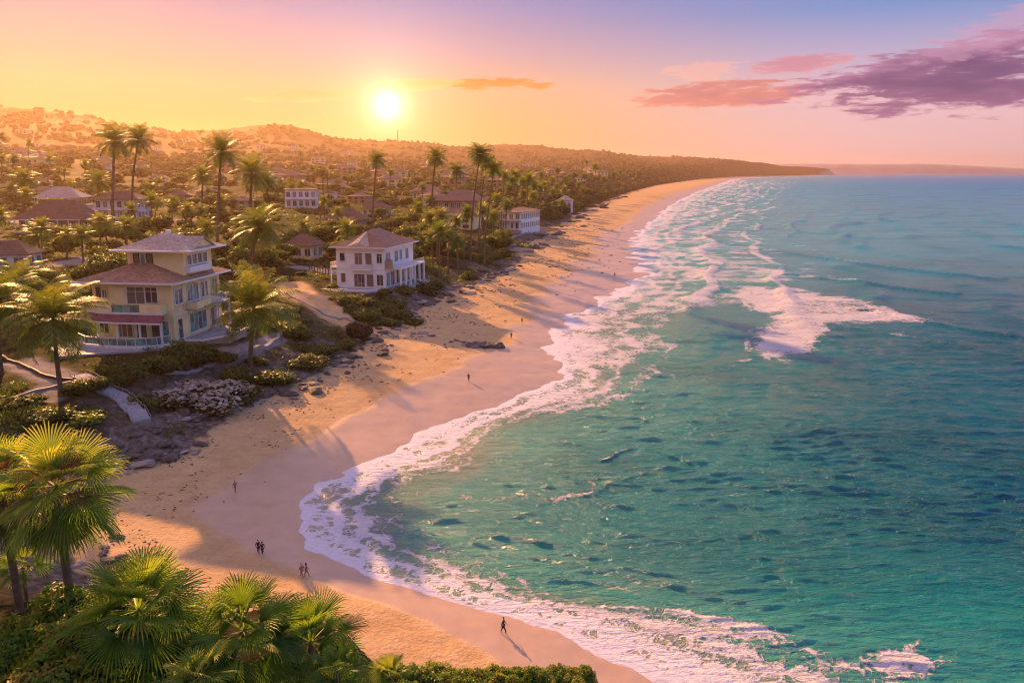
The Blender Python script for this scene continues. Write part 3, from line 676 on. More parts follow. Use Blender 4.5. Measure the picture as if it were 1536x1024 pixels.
def leaf_cloud(name, seed, blobs, nleaf, size, mat, long=1.6, lift=0.5):
    """leaves spread through the outer part of several lobes, over twig masses inside them"""
    rg = np.random.RandomState(seed); vol = np.array([(b[3]*b[4]*b[5])**.67 for b in blobs]); cnt = (nleaf*vol/vol.sum()).astype(int)
    Vs = []; tn = []
    for bl, n in zip(blobs, cnt):
        d = rg.normal(size=(n, 3)); d /= np.linalg.norm(d, axis=1)[:, None]; d[:, 2] = np.where(d[:, 2] < -.35, -d[:, 2], d[:, 2])
        rr = np.clip(1-np.abs(rg.normal(0, .13, n)), .5, 1.0)*(1+.16*np.sin(d[:, 0]*7+bl[0]*3+seed)*np.cos(d[:, 1]*6+bl[1]*2)+.1*np.sin(d[:, 2]*11+seed))
        c = np.array(bl[:3])+d*rr[:, None]*np.array(bl[3:6])
        nr = d+rg.normal(0, .55, (n, 3)); nr /= np.linalg.norm(nr, axis=1)[:, None]
        a = np.cross(nr, rg.normal(size=(n, 3))); a /= np.linalg.norm(a, axis=1)[:, None]; b = np.cross(nr, a)
        sz = size*rg.uniform(.6, 1.35, n)[:, None]
        Vs.append(np.stack([c-a*sz*long*.5, c+b*sz*.42, c+a*sz*long*.5, c-b*sz*.42], 1).reshape(-1, 3))
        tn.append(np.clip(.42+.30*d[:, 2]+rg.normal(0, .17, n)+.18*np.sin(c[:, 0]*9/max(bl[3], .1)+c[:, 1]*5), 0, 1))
    V = np.concatenate(Vs); tn = np.concatenate(tn); F = np.arange(len(V)).reshape(-1, 4)
    me = bpy.data.meshes.new(name); me.vertices.add(len(V)); me.vertices.foreach_set('co', V.astype(np.float32).ravel())
    me.loops.add(F.size); me.loops.foreach_set('vertex_index', F.astype(np.int32).ravel()); me.polygons.add(len(F))
    me.polygons.foreach_set('loop_start', np.arange(0, F.size, 4, dtype=np.int32)); me.update(calc_edges=True); tint_attr(me, tn)
    me.materials.append(mat); return me
def core_mesh(name, seed, blobs, k=.8, mat=None):
    rg = random.Random(seed); V = []; F = []
    for b in blobs: blob_core(V, F, b[:3], [q*k for q in b[3:6]], rg)
    me = bpy.data.meshes.new(name); me.from_pydata([tuple(v) for v in V], [], F); me.update()
    me.polygons.foreach_set('use_smooth', [True]*len(me.polygons)); me.materials.append(mat or M['core']); return me
def lobes(seed, n, w_, h_, flat_=1.0):
    rg = random.Random(seed); out = [(0, 0, h_*.42, w_*.36, w_*.34, h_*.5)]
    for i in range(n):
        a = 6.283*i/n+rg.uniform(-.5, .5); r = w_*rg.uniform(.22, .36); q = rg.uniform(.2, .34)
        out.append((math.cos(a)*r, math.sin(a)*r, h_*rg.uniform(.22, .62), w_*q, w_*q*rg.uniform(.8, 1.1), h_*rg.uniform(.24, .42)*flat_))
    return out
# unit sized stock (about 1 m across) - scaled when placed
SHRUB = []
for i in range(6):
    lb = lobes(300+i, 5+i % 3, 1.0, .8 if i < 4 else .55)
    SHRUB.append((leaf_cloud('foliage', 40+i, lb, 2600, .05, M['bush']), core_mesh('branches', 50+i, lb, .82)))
HEDGE = []
for i in range(4):
    lb = lobes(320+i, 7, 1.0, .55)
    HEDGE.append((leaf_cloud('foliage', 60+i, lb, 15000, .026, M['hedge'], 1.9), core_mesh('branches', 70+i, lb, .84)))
TREE = []
for i in range(4):
    lb = [(b[0], b[1], b[2]+.12, b[3], b[4], b[5]) for b in lobes(340+i, 9, .95, .8)]
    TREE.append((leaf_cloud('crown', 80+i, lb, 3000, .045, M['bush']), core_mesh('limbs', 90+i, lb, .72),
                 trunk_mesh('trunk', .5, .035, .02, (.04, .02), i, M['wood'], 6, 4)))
def place_plant(kind, stock, label, cat, loc, size, rz, group=None, hz=1.0, matname=None, off=None):
    o = thing(kind, label, cat, loc, rz, group); o.scale = (size, size, size*hz)
    for me in stock:
        nm = me.name.split('.')[0]
        c = mobj(nm, me, o)
    return o
FEATHER = [feather_crown('crown', 11+i, 1.0, 44, 17, [1.0, .8, 1.15, .9][i]) for i in range(4)]
FANS = [fan_crown('crown', 31+i, 1.0, 26, 20, -60, 'fan', .45, 110, 1.0) for i in range(3)]
def skirt_mesh(seed, rad): return fan_crown('dry_fronds', seed, rad, 14, 14, -86, 'deadleaf', .45, 80)
def palm_px(bx, by, cx, cy, wpx, label, kind='feather', group=None, base=None, rz=None, tr=1.0, seed=None, sc_=1.16, skirt=False):
    """a palm whose foot stands on the ground at (bx, by) of the survey photograph and whose crown heart is at (cx, cy)"""
    seed = seed if seed is not None else int(bx*7+by*3)
    if base is None: base = at(bx, by)
    X, Yy, Zb = base; d = ray(cx, cy); k = Yy/d.y; top = Vector((d.x*k, Yy, H+d.z*k)); h = top.z-Zb
    rad = wpx*.5/FPX*(Yy*math.cos(PITCH)+(H-top.z)*math.sin(PITCH))*sc_
    o = thing('palm_tree' if kind == 'feather' else 'fan_palm', label, 'palm tree', (X, Yy, Zb), 0, group)
    mobj('trunk', trunk_mesh('trunk', h, max(.13, rad*.085)*tr, max(.09, rad*.05)*tr, (top.x-X, 0), seed % 17, M['bark']), o)
    me = (FEATHER if kind == 'feather' else FANS)[seed % (4 if kind == 'feather' else 3)]
    c = mobj('crown', me, o); c.location = (top.x-X, 0, h); c.scale = (rad,)*3; c.rotation_euler = (0, 0, seed*1.7 if rz is None else rz)
    if skirt:
        s_ = mobj('dry_fronds', SKIRT, o); s_.location = (top.x-X, 0, h-.05*rad); s_.scale = (rad*.75,)*3
    return o
SKIRT = skirt_mesh(5, 1.0)
# ------------------------------------------------------------------ houses
def hip_roof(b, x0, x1, y0, y1, z0, z1, ov=.9, th=.28, ridge=None, flare=.30):
    x0 -= ov; x1 += ov; y0 -= ov; y1 += ov; W = x1-x0; D = y1-y0
    if ridge is None: ridge = abs(W-D)/2*.9+.3
    cx, cy = (x0+x1)/2, (y0+y1)/2
    if W >= D: A, B_ = (cx-ridge, cy), (cx+ridge, cy)
    else: A, B_ = (cx, cy-ridge), (cx, cy+ridge)
    def ring(q, z):
        c = [(x0, y0), (x1, y0), (x1, y1), (x0, y1)]
        tg = [A, B_, B_, A] if W >= D else [A, A, B_, B_]
        return [(p[0]+(t_[0]-p[0])*q, p[1]+(t_[1]-p[1])*q, z) for p, t_ in zip(c, tg)]
    hh = z1-z0; V = ring(0, z0-th)+ring(0, z0)+ring(.45, z0+hh*flare)+ring(1, z1)
    F = [(3, 2, 1, 0)]
    for r_ in range(3):
        for k in range(4): F.append((r_*4+k, r_*4+(k+1) % 4, r_*4+4+(k+1) % 4, r_*4+4+k))
    F.append((12, 13, 14, 15)); b.add(V, F); return A, B_
def face_frame(x0, x1, y0, y1, side):
    return {'S': (Vector((x0, y0, 0)), Vector((1, 0, 0)), Vector((0, -1, 0))), 'E': (Vector((x1, y0, 0)), Vector((0, 1, 0)), Vector((1, 0, 0))),
            'W': (Vector((x0, y1, 0)), Vector((0, -1, 0)), Vector((-1, 0, 0))), 'N': (Vector((x1, y1, 0)), Vector((-1, 0, 0)), Vector((0, 1, 0)))}[side]
UP = Vector((0, 0, 1))
def window(root, fr, s0, s1, z0, z1, glass='glass', frame='trim', mull=1, name='window', fw=.14, trans=False, sill=True):
    O, A, N_ = fr; b = MB(); b.slab(O+A*(s0+.01)+UP*(z0+.01)-N_*.05, A*(s1-s0-.02), UP*(z1-z0-.02), N_*.09)
    w_ = b.build(name, M[glass], root)
    f = MB(); e = .16
    f.slab(O+A*(s0-fw)+UP*(z0-fw), A*(s1-s0+2*fw), UP*fw, N_*e).slab(O+A*(s0-fw)+UP*z1, A*(s1-s0+2*fw), UP*fw, N_*e)
    f.slab(O+A*(s0-fw)+UP*z0, A*fw, UP*(z1-z0), N_*e).slab(O+A*s1+UP*z0, A*fw, UP*(z1-z0), N_*e)
    for i in range(1, mull+1): f.slab(O+A*(s0+(s1-s0)*i/(mull+1)-.04)+UP*z0, A*.08, UP*(z1-z0), N_*(e-.03))
    if trans: f.slab(O+A*s0+UP*(z0+(z1-z0)*.72), A*(s1-s0), UP*.08, N_*(e-.035))
    f.build('frame', M[frame], w_)
    if sill: MB().slab(O+A*(s0-fw-.1)+UP*(z0-fw-.1), A*(s1-s0+2*fw+.2), UP*.1, N_*.28).build('sill', M[frame], w_)
    return w_
def railing(root, pts, z, h=1.1, post=1.5, glassy=False, mat='trim', bal=.35, name='railing'):
    b = MB(); g = MB()
    for (ax, ay), (bx, by) in zip(pts[:-1], pts[1:]):
        L_ = math.hypot(bx-ax, by-ay); n = max(1, round(L_/post)); A = Vector(((bx-ax)/L_, (by-ay)/L_, 0)); N_ = Vector((-A.y, A.x, 0)); O = Vector((ax, ay, z))
        b.slab(O+UP*h-N_*.06, A*L_, UP*.1, N_*.12)
        for i in range(n+1): b.slab(O+A*(L_*i/n-.05)-N_*.05, A*.1, UP*h, N_*.1)
        if glassy: g.slab(O+UP*.1-N_*.015+A*.02, A*(L_-.04), UP*(h-.14), N_*.03)
        else:
            b.slab(O+UP*.1-N_*.03, A*L_, UP*.06, N_*.06)
            for i in range(1, int(L_/bal)): b.slab(O+A*(i*bal-.025)-N_*.025+UP*.12, A*.05, UP*(h-.14), N_*.05)
    r_ = b.build(name, M[mat], root)
    if glassy: g.build('glass_panel', M['railglass'], r_)
    return r_
def columns(root, pts, z0, z1, r_=.22, mat='trim'):
    for x, y in pts:
        b = MB(); b.box(x-r_, x+r_, y-r_, y+r_, z0, z1); b.box(x-r_*1.4, x+r_*1.4, y-r_*1.4, y+r_*1.4, z0, z0+.3); b.box(x-r_*1.4, x+r_*1.4, y-r_*1.4, y+r_*1.4, z1-.25, z1-.003)
        b.build('column', M[mat], root)

def yellow_house():
    t_ = thing('beach_house', 'large cream house with brown roofs and a roof tower, nearest above the beach', 'house', (-65.0, 150.5, 9.5), R(-8), None, 1.06)
    # local frame: south-east corner at 0,0; west is -x, inland is +y
    w_ = MB()
    w_.prism([(-16.6, 1.6), (-13.4, 1.6), (-12.2, 0), (0, 0), (0, 17.5), (-16.6, 17.5)], -3.2, 11.0)
    wall = w_.build('wall', M['cream'], t_)
    MB().box(-11.2, -.02, 5, 15.2, 11.0, 16.2).build('tower_wall', M['cream'], t_)
    b = MB(); hip_roof(b, -16.6, 0, 0, 17.5, 11.25, 14.6, 1.7, .3, 2.5, .42); b.build('roof', M['roofA'], t_)
    b = MB(); hip_roof(b, -11.2, 0, 5, 15.2, 16.5, 19.2, 2.1, .26, 1.6, .36); r2 = b.build('tower_roof', M['roofP'], t_)
    b = MB(); b.add([(1.2, 6.5, 16.7), (1.2, 13.5, 16.7), (1.2, 10, 18.4), (-5, 6.5, 16.7), (-5, 13.5, 16.7), (-5, 10, 18.4)], [(0,1,2), (0,2,5,3), (1,4,5,2), (3,5,4), (0,3,4,1)])
    b.build('gable', M['cream'], r2)
    b = MB(); b.slab((1.75, 5.9, 16.45), (-7, 0, 0), (0, 4.1, 2.1), (0, -.06, .14)); b.slab((1.75, 14.1, 16.45), (-7, 0, 0), (0, -4.1, 2.1), (0, .06, .14))
    b.build('gable_roof', M['roofP'], r2)
    MB().box(-5.9, -5.2, 9.6, 10.3, 18.6, 19.8).build('chimney', M['white'], r2)
    fb = MB()                                     # white fascia boards under the eaves
    for (x0, x1, y0, y1, z) in ((-18.32, 1.72, -1.72, 19.22, 10.9), (-13.32, 2.12, 2.88, 17.32, 16.2)):
        fb.box(x0, x1, y0-.06, y0+.02, z, z+.34); fb.box(x1-.02, x1+.06, y0+.03, y1, z, z+.34); fb.box(x0-.06, x0+.02, y0+.03, y1, z, z+.34)
    fb.build('fascia', M['trim'], t_)
    S_ = face_frame(-12.2, 0, 0, 17.5, 'S'); E_ = face_frame(-16.6, 0, 0, 17.5, 'E'); SW = face_frame(-16.6, 0, 1.6, 17.5, 'S')
    # upper south
    window(t_, S_, 3.6, 7.0, 7.2, 10.2, 'curtain', 'trim', 1, 'balcony_door', .12, True, False)
    window(t_, S_, 7.2, 9.5, 7.4, 10.2, 'glass', 'trim', 1, 'window', .12, True, False)
    window(t_, SW, .9, 1.5, 7.6, 9.7, 'glass', 'curtain'); window(t_, SW, 2.0, 2.9, 7.9, 9.3, 'curtain', 'trim')
    # lower south
    window(t_, S_, .8, 4.0, 1.0, 4.1, 'curtain', 'trim', 2, 'patio_door', .12, False, False)
    window(t_, S_, 4.9, 6.8, .9, 4.1, 'glass', 'trim', 0, 'patio_door', .12, False, False)
    window(t_, S_, 8.0, 9.6, 1.3, 4.1, 'glass', 'curtain', 0, 'window', .1); window(t_, S_, 10.0, 11.2, 1.3, 4.0, 'teal', 'trim', 0, 'window', .1)
    window(t_, SW, .8, 2.6, 1.2, 4.0, 'glass', 'trim', 1)
    # upper balcony with solid parapet and the tiled awning below it
    b = MB(); b.prism([(-16.9, 1.55), (-16.9, -.2), (-13.6, -1.5), (-9.4, -2.0), (-1.0, -2.0), (-1.0, -.02), (-12.1, -.02), (-13.3, 1.55)], 5.5, 5.85)
    b.build('balcony_floor', M['trim'], t_)
    MB().prism([(-16.9, -.2), (-13.6, -1.5), (-10.65, -1.86), (-10.62, -1.64), (-13.52, -1.28), (-16.82, 0)], 5.86, 7.3).build('parapet', M['cream'], t_)
    MB().prism([(-5.2, -2.0), (-1.0, -2.0), (-1.0, -.02), (-1.24, -.02), (-1.24, -1.77), (-5.2, -1.77)], 5.86, 7.35).build('parapet', M['cream'], t_)
    railing(t_, [(-10.6, -1.85), (-5.25, -1.85)], 5.86, 1.2, 1.6, True, 'metal')
    b = MB()
    P0 = [(-17.2, -.1), (-13.7, -1.55), (-9.4, -2.05), (-.6, -2.05)]; P1 = [(-17.9, -1.4), (-14.2, -3.0), (-9.4, -3.7), (-.3, -3.7)]
    V = []; F = []
    for p, q in zip(P0, P1): V += [(p[0], p[1], 5.45), (q[0], q[1], 4.5), (q[0], q[1], 4.2), (p[0], p[1], 4.9)]
    for i in range(3):
        a = i*4
        for k in range(4): F.append((a+k, a+(k+1) % 4, a+4+(k+1) % 4, a+4+k))
    F += [(0, 1, 2, 3), (15, 14, 13, 12)]; b.add(V, F); b.build('awning_roof', M['awn'], t_)
    b = MB()
    for i in range(3):
        b.slab((P1[i][0], P1[i][1]-.03, 4.1), (P1[i+1][0]-P1[i][0], P1[i+1][1]-P1[i][1], 0), UP*.28, (0, -.1, 0))
    b.build('awning_gutter', M['trim'], t_)
    columns(t_, [(-13.5, -2.3), (-9.2, -2.9), (-4.9, -2.9), (-.8, -2.9)], .5, 4.25, .16)
    # lower terrace with rounded green glass railing
    ter = [(-17.5, 1.5), (-18.0, -2), (-15.0, -4.4), (-9.5, -5.6), (-4.5, -5.4), (-1.2, -3.9), (.3, -1.4), (.4, -.03), (-12.1, -.03), (-13.3, 1.5)]
    MB().prism(ter, -3.4, .42).build('terrace', M['white'], t_)
    railing(t_, [(-17.8, -2), (-14.9, -4.2), (-9.5, -5.4), (-4.5, -5.2), (-1.3, -3.7), (.1, -1.4)], .42, 1.35, 1.8, True, 'trim')
    MB().prism([(-19, -1), (-20.5, -6), (-14, -12.6), (-8, -9.2), (-2, -6.6), (.8, -2.6), (-1.2, -4.2), (-4.5, -5.7), (-9.5, -5.9), (-15.1, -4.7), (-18.2, -1)], -3.6, .03).build('patio', M['slate'], t_)
    b = MB(); rg = random.Random(3)                # garden furniture on the terrace
    # east side
    window(t_, E_, .9, 2.0, 7.0, 9.6, 'teal', 'trim', 0); window(t_, E_, 2.1, 3.4, 7.0, 9.6, 'glass', 'trim', 0)
    window(t_, E_, 5.2, 6.9, 6.9, 9.9, 'teal', 'trim', 1, 'balcony_door', .12); window(t_, E_, 7.3, 9.0, 6.9, 9.9, 'teal', 'trim', 1, 'balcony_door', .12)
    window(t_, E_, 10.2, 11.2, 7.0, 9.8, 'glass', 'trim', 0); window(t_, E_, 11.6, 12.5, 7.0, 9.8, 'teal', 'trim', 0); window(t_, E_, 14.2, 16.2, 6.9, 10.0, 'teal', 'cream', 1)
    window(t_, E_, 1.2, 2.7, .6, 4.2, 'glass', 'trim', 0, 'patio_door'); window(t_, E_, 5.2, 11.2, 1.0, 4.5, 'teal', 'trim', 3, 'patio_door', .14, False, False)
    window(t_, E_, 13.0, 16.0, .8, 4.3, 'curtain', 'trim', 1, 'patio_door')
    MB().box(.02, 2.2, 4.4, 17.3, 5.3, 5.6).build('balcony_floor', M['grey'], t_)
    b = MB(); b.prism([(.02, 4.4), (2.2, 4.4), (2.2, 9.6), (2.0, 9.6), (2.0, 4.6), (.02, 4.6)], 5.61, 6.9); b.build('parapet', M['cream'], t_)
    railing(t_, [(2.1, 9.7), (2.1, 17.3), (.1, 17.3)], 5.6, 1.3, 1.4, False, 'trim', .3)
    columns(t_, [(1.9, 17.0), (1.9, 12.0)], .3, 5.3, .18)
    b = MB(); b.box(-.25, .14, -.14, .3, -1, 10.9); b.box(-.02, .16, 3.6, 3.85, 5.6, 10.9); b.build('corner_pilaster', M['cream'], t_)
    b = MB(); b.box(.02, .1, .3, 17.4, 5.0, 5.28); b.box(-12, -.3, -.1, -.02, 6.0, 6.2); b.build('string_course', M['trim'], t_)
    MB().prism([(.02, .5), (4.6, 1.2), (7.2, 6.0), (7.2, 13.5), (.02, 16.5)], -3.4, .3).build('sun_deck', M['grey'], t_)
    MB().prism([(.2, .3), (4.8, 1.0), (7.5, 5.9), (7.5, 13.7), (7.1, 13.5), (7.1, 6.1), (4.5, 1.35), (.2, .6)], .32, .62).build('deck_kerb', M['trim'], t_)
    TS = face_frame(-11.2, -.02, 5, 15.2, 'S'); TE = face_frame(-11.2, -.02, 5, 15.2, 'E')
    window(t_, TS, 1.4, 2.3, 13.0, 15.6, 'curtain', 'dark', 0); window(t_, TS, 2.7, 3.6, 13.0, 15.6, 'teal', 'trim', 0); window(t_, TS, 4.0, 5.0, 13.0, 15.6, 'curtain', 'dark', 0)
    for i in range(4): window(t_, TE, 1.0+1.9*i, 2.5+1.9*i, 13.6, 15.4, 'glass', 'trim', 0)
    MB().box(-.01, .9, 5.5, 13, 12.2, 13.3).build('tower_parapet', M['trim'], t_)
    return t_

def white_house():
    t_ = thing('beach_house', 'two storey white villa with brown hipped roof on its own beside the beach', 'house', (-38.4, 239.5, 6.8), R(-14))
    MB().box(-15.8, 0, 0, 24, -2.5, 12.6).build('wall', M['white'], t_)
    b = MB(); hip_roof(b, -15.8, 0, 0, 24, 12.9, 17.6, 1.6, .25, 3.5, .36); r_ = b.build('roof', M['roofA'], t_)
    b = MB(); b.add([(-11.5, -1.62, 12.95), (-4, -1.62, 12.95), (-7.8, -1.0, 14.2), (-7.8, 5.5, 17.2)], [(0, 1, 2), (0, 2, 3), (1, 3, 2), (0, 3, 1)]); b.build('dormer', M['roofP'], r_)
    fb = MB(); fb.box(-17.4, 1.6, -1.68, -1.61, 12.55, 12.9); fb.box(1.61, 1.68, -1.6, 25.6, 12.55, 12.9); fb.build('fascia', M['trim'], t_)
    S_ = face_frame(-15.8, 0, 0, 24, 'S'); E_ = face_frame(-15.8, 0, 0, 24, 'E')
    for s0, s1, z0, z1, g, mu in ((1.3, 2.9, 8.5, 10.9, 'glass', 0), (6.2, 8.6, 7.6, 11.0, 'curtain', 1), (9.7, 11.7, 7.6, 11.0, 'curtain', 0), (13.4, 15.0, 8.1, 10.9, 'glass', 1)):
        window(t_, S_, s0, s1, z0, z1, g, 'trim', mu, 'window', .14, mu == 1)
    for s0, s1, z0, z1, g, mu in ((1.4, 2.9, 2.0, 4.7, 'glass', 0), (5.8, 9.2, .8, 4.6, 'glass', 2), (9.9, 12.1, .9, 4.6, 'curtain', 0), (13.2, 15.2, 1.3, 4.6, 'glass', 1)):
        window(t_, S_, s0, s1, z0, z1, g, 'trim', mu, 'window' if z0 > 1 else 'patio_door', .14, False, z0 > 1)
    for s0, s1, z0, z1, g in ((.8, 2.4, 7.8, 11, 'glass'), (2.9, 4.4, 7.8, 11, 'glass'), (8, 10.5, 7.8, 11, 'glass'), (12, 14, 7.8, 11, 'teal'), (17, 19.5, 7.8, 11, 'glass'),
                              (1.0, 3.4, .8, 5, 'teal'), (4.4, 7.2, .8, 5, 'glass'), (9, 12, .8, 5, 'glass'), (13.5, 17, .8, 5, 'teal'), (18.5, 22, .8, 5, 'glass')):
        window(t_, E_, s0, s1, z0, z1, g, 'trim', 1, 'window', .14, False, False)
    # south balcony
    MB().box(-10.6, -3.8, -1.6, -.02, 5.9, 6.3).build('balcony_floor', M['trim'], t_)
    railing(t_, [(-10.5, -.1), (-10.5, -1.5), (-3.9, -1.5), (-3.9, -.1)], 6.3, 1.25, 1.7, False, 'trim', .3)
    b = MB(); b.box(-15.9, -.02, -.12, -.02, 6.0, 6.35); b.box(.02, .12, 0, 24, 6.0, 6.35); b.build('string_course', M['trim'], t_)
    # east verandah
    MB().box(.15, 4.2, 2.6, 23.5, 6.0, 6.4).build('verandah_roof', M['white'], t_)
    railing(t_, [(.2, 2.7), (4.0, 2.7), (4.0, 23.3)], 6.4, 1.3, 1.8, False, 'trim', .4)
    columns(t_, [(3.9, 2.9+4.05*i) for i in range(6)], .3, 6.0, .26)
    MB().box(.15, 1.7, .2, 2.4, 6.5, 9.0).build('bay_panel', M['tan'], t_)
    b = MB(); b.box(0.02, 5.5, .2, 24.5, -3.2, .3); b.build('verandah_floor', M['slate'], t_)
    # west balcony
    MB().box(-18.8, -15.82, 1.5, 8.5, 6.0, 6.4).build('balcony_floor', M['trim'], t_)
    railing(t_, [(-15.9, 1.6), (-18.7, 1.6), (-18.7, 8.4)], 6.4, 1.3, 1.6, False, 'trim', .35); columns(t_, [(-18.6, 1.8)], -.5, 6.0, .15)
    MB().prism([(-18, -.02), (-19.5, -4), (-12, -8), (-3, -7.2), (-.2, -5), (2.6, -1), (0, -.02)], -3.4, .28).build('terrace', M['slate'], t_)
    MB().prism([(-12, -7.6), (-3, -6.9), (-.4, -4.8), (-.7, -4.6), (-3, -6.4), (-12, -7.1)], .3, 1.0).build('terrace_wall', M['white'], t_)
    return t_

def villa(px, py, wpx, storeys, label, wall='white', roof='roofB', rz=0.0, depth=.8, hpx=None, roof_h=.24, porch=False, balc=False, flatroof=False, scale_st=1.0):
    """a background house whose front foot stands at (px, py); wpx is its front width"""
    X, Y, Z_ = at(px, py); W = wpx/FPX*Y*1.02; D = W*depth; st = (hpx/FPX*Y/storeys) if hpx else 3.4*scale_st
    t_ = thing('house', label, 'house', (X, Y, Z_), rz); Hh = st*storeys
    MB().box(-W/2, W/2, 0, D, -4, Hh).build('wall', M[wall], t_)
    b = MB()
    if flatroof: b.box(-W/2-.5, W/2+.5, -.5, D+.5, Hh+.003, Hh+.5)
    else: hip_roof(b, -W/2, W/2, 0, D, Hh+.22, Hh+W*roof_h*.8+.6, .09*W, .22, None, .4)
    b.build('roof', M[roof], t_)
    for side, Ln in (('S', W), ('E', D)):
        fr = face_frame(-W/2, W/2, 0, D, side)
        for s_ in range(storeys):
            n = max(2, int(Ln/3.6)); g = Ln/n
            for i in range(n):
                window(t_, fr, i*g+g*.2, i*g+g*.8, s_*st+st*.22, s_*st+st*.8, ['glass', 'teal', 'curtain'][(i+s_+int(px)) % 3], 'trim', 1 if g > 3 else 0, 'window', .12, False, False)
    if porch:
        MB().box(-W/2-.6, W/2+.6, -3.2, -.02, st-.1, st+.25).build('porch_roof', M[roof if porch == 2 else 'trim'], t_)
        columns(t_, [(-W/2+W*i/6, -3.0) for i in range(7)], -2.0, st-.1, .16)
        MB().box(-W/2-.6, W/2+.6, -3.3, -.03, -4, .12).build('porch_floor', M['slate'], t_)
    if balc:
        MB().box(-W/2, W/2, -1.8, -.02, st*(storeys-1)-.15, st*(storeys-1)+.12).build('balcony_floor', M['trim'], t_)
        railing(t_, [(-W/2, -1.7), (W/2, -1.7)], st*(storeys-1)+.12, 1.2, 2.2, False, 'trim', .4)
        columns(t_, [(-W/2+.2+(W-.4)*i/5, -1.6) for i in range(6)], -2, Hh if False else st*(storeys-1)-.15, .14)
    FOOT.append((X, Y+D/2, max(W, D)*.75)); return t_
FOOT = [(-74, 160, 17), (-47, 252, 18)]
yellow_house(); white_house()
villa(8, 428, 72, 2, 'white house with brown roof cut off by the left edge of the photo', 'white', 'roofB', R(4), .6, 46, .28, False, True)
villa(78, 348, 96, 1, 'wide low open sided house under a big brown hipped roof', 'tan', 'roofB', R(-3), .55, 18, .34, 1)
villa(88, 312, 58, 1, 'house with pale wavy pink tiled roof just above the wide brown roof', 'cream', 'roofP', R(5), .6, 15, .3, 1)
villa(176, 330, 64, 2, 'long white house with brown roof and white railed balcony behind two tall palms', 'white', 'roofB', R(-4), .6, 30, .2, False, True)
villa(448, 388, 44, 1, 'small single storey cottage with brown hipped roof between the two beach houses', 'cream', 'roofB', R(-12), .8, 19, .4)
villa(452, 312, 44, 2, 'white two storey villa with flat brown parapet left of the sun, above the cottage', 'white', 'roofB', R(8), .6, 26, .2, False, True, True)
villa(516, 346, 52, 1, 'low house with long brown roof directly behind the white beach villa', 'tan', 'roofB', R(-6), .7, 16, .34)
villa(688, 330, 62, 2, 'brown gabled house behind the leaning palm cluster', 'tan', 'roofA', R(-8), .7, 28, .3, 1)
villa(762, 345, 40, 2, 'long white building with tall columns right of the palm cluster', 'white', 'roofA', R(-22), 2.0, 26, .12, 2, True)
villa(846, 318, 22, 1, 'small white gabled hut above the rocks where the beach narrows', 'white', 'roofP', R(-10), .9, 16, .4)
villa(640, 300, 40, 1, 'low pale house with brown roof beneath the sun, in front of the haze', 'cream', 'roofA', R(5), .7, 12, .3)
villa(268, 306, 30, 1, 'small tan house half hidden among trees behind the twin tall palms', 'tan', 'roofB', R(10), .8, 12, .3)
villa(560, 325, 34, 1, 'small brown roofed house among round trees left of the lone tall palm', 'cream', 'roofB', R(-15), .8, 12, .35)
# far houses of the town: one small one built, then copied
def far_house(i):
    t_ = thing('house', 'x', 'house', (0, 0, 0)); W = 15+i*4; D = 11+i*2
    MB().box(-W/2, W/2, 0, D, -3, 5.5+i*1.2).build('wall', M[('white', 'tan', 'cream')[i]], t_)
    b = MB(); hip_roof(b, -W/2, W/2, 0, D, 5.7+i*1.2, 8.8+i*1.4, 1.2, .25); b.build('roof', M[('roofB', 'roofA', 'roofA')[i]], t_)
    for s_ in range(1 if i == 0 else 2):
        for k in range(3): MB().box(-W/2+W*(k+.25)/3, -W/2+W*(k+.75)/3, -.12, -.02, 1+s_*3.2, 2.9+s_*3.2).build('window', M['glass'], t_)
    KIDS_REG.append(t_); return t_
KIDS_REG = []
FAR = [far_house(i) for i in range(3)]
bpy.context.view_layer.update()
for f in FAR: register(f)
FARSPOT = []
LM = [('the yellow house', -73, 160), ('the white villa', -46, 250), ('the small cottage', *at(448, 388)[:2]), ('the open sided house', *at(78, 348)[:2]), ('the pink roofed house', *at(88, 312)[:2]),
      ('the balconied house', *at(176, 330)[:2]), ('the flat roofed villa', *at(452, 312)[:2]), ('the long roofed house', *at(516, 346)[:2]), ('the brown gabled house', *at(688, 330)[:2]), ('the long white building', *at(762, 345)[:2]),
      ('the white gabled hut', *at(846, 318)[:2]), ('the twin tall palms', *at(199, 345)[:2]), ('the lone tall palm', *at(560, 342)[:2]), ('the leaning palms', *at(716, 388)[:2]), ('the left edge house', *at(8, 428)[:2]),
      ('the half hidden tan house', *at(268, 306)[:2]), ('the utility poles', *at(494, 330)[:2]), ('the tall straight palm', *at(327, 372)[:2]), ('the leafy middle palm', *at(374, 428)[:2])]
LATES = {}
def LATE(kind, x, y, plural, single, o):
    p = x/y; best = min(LM, key=lambda m: math.hypot((m[1]/m[2]-p)*FPX, (math.log(m[2])-math.log(y))*260))
    dp = (p-best[1]/best[2])*FPX; dl = (math.log(y)-math.log(best[2]))*260
    if abs(dl) > abs(dp): rel = 'behind' if dl > 0 else 'before'
    else: rel = 'left of' if dp < 0 else 'right of'
    zone = '' if y < 620 else 'hazy '
    LATES.setdefault((zone, plural, single, rel, best[0]), []).append((p, o)); return o
ORD = ['leftmost', 'second', 'third', 'fourth', 'fifth', 'sixth', 'seventh', 'eighth', 'ninth', 'tenth', 'eleventh', 'twelfth']
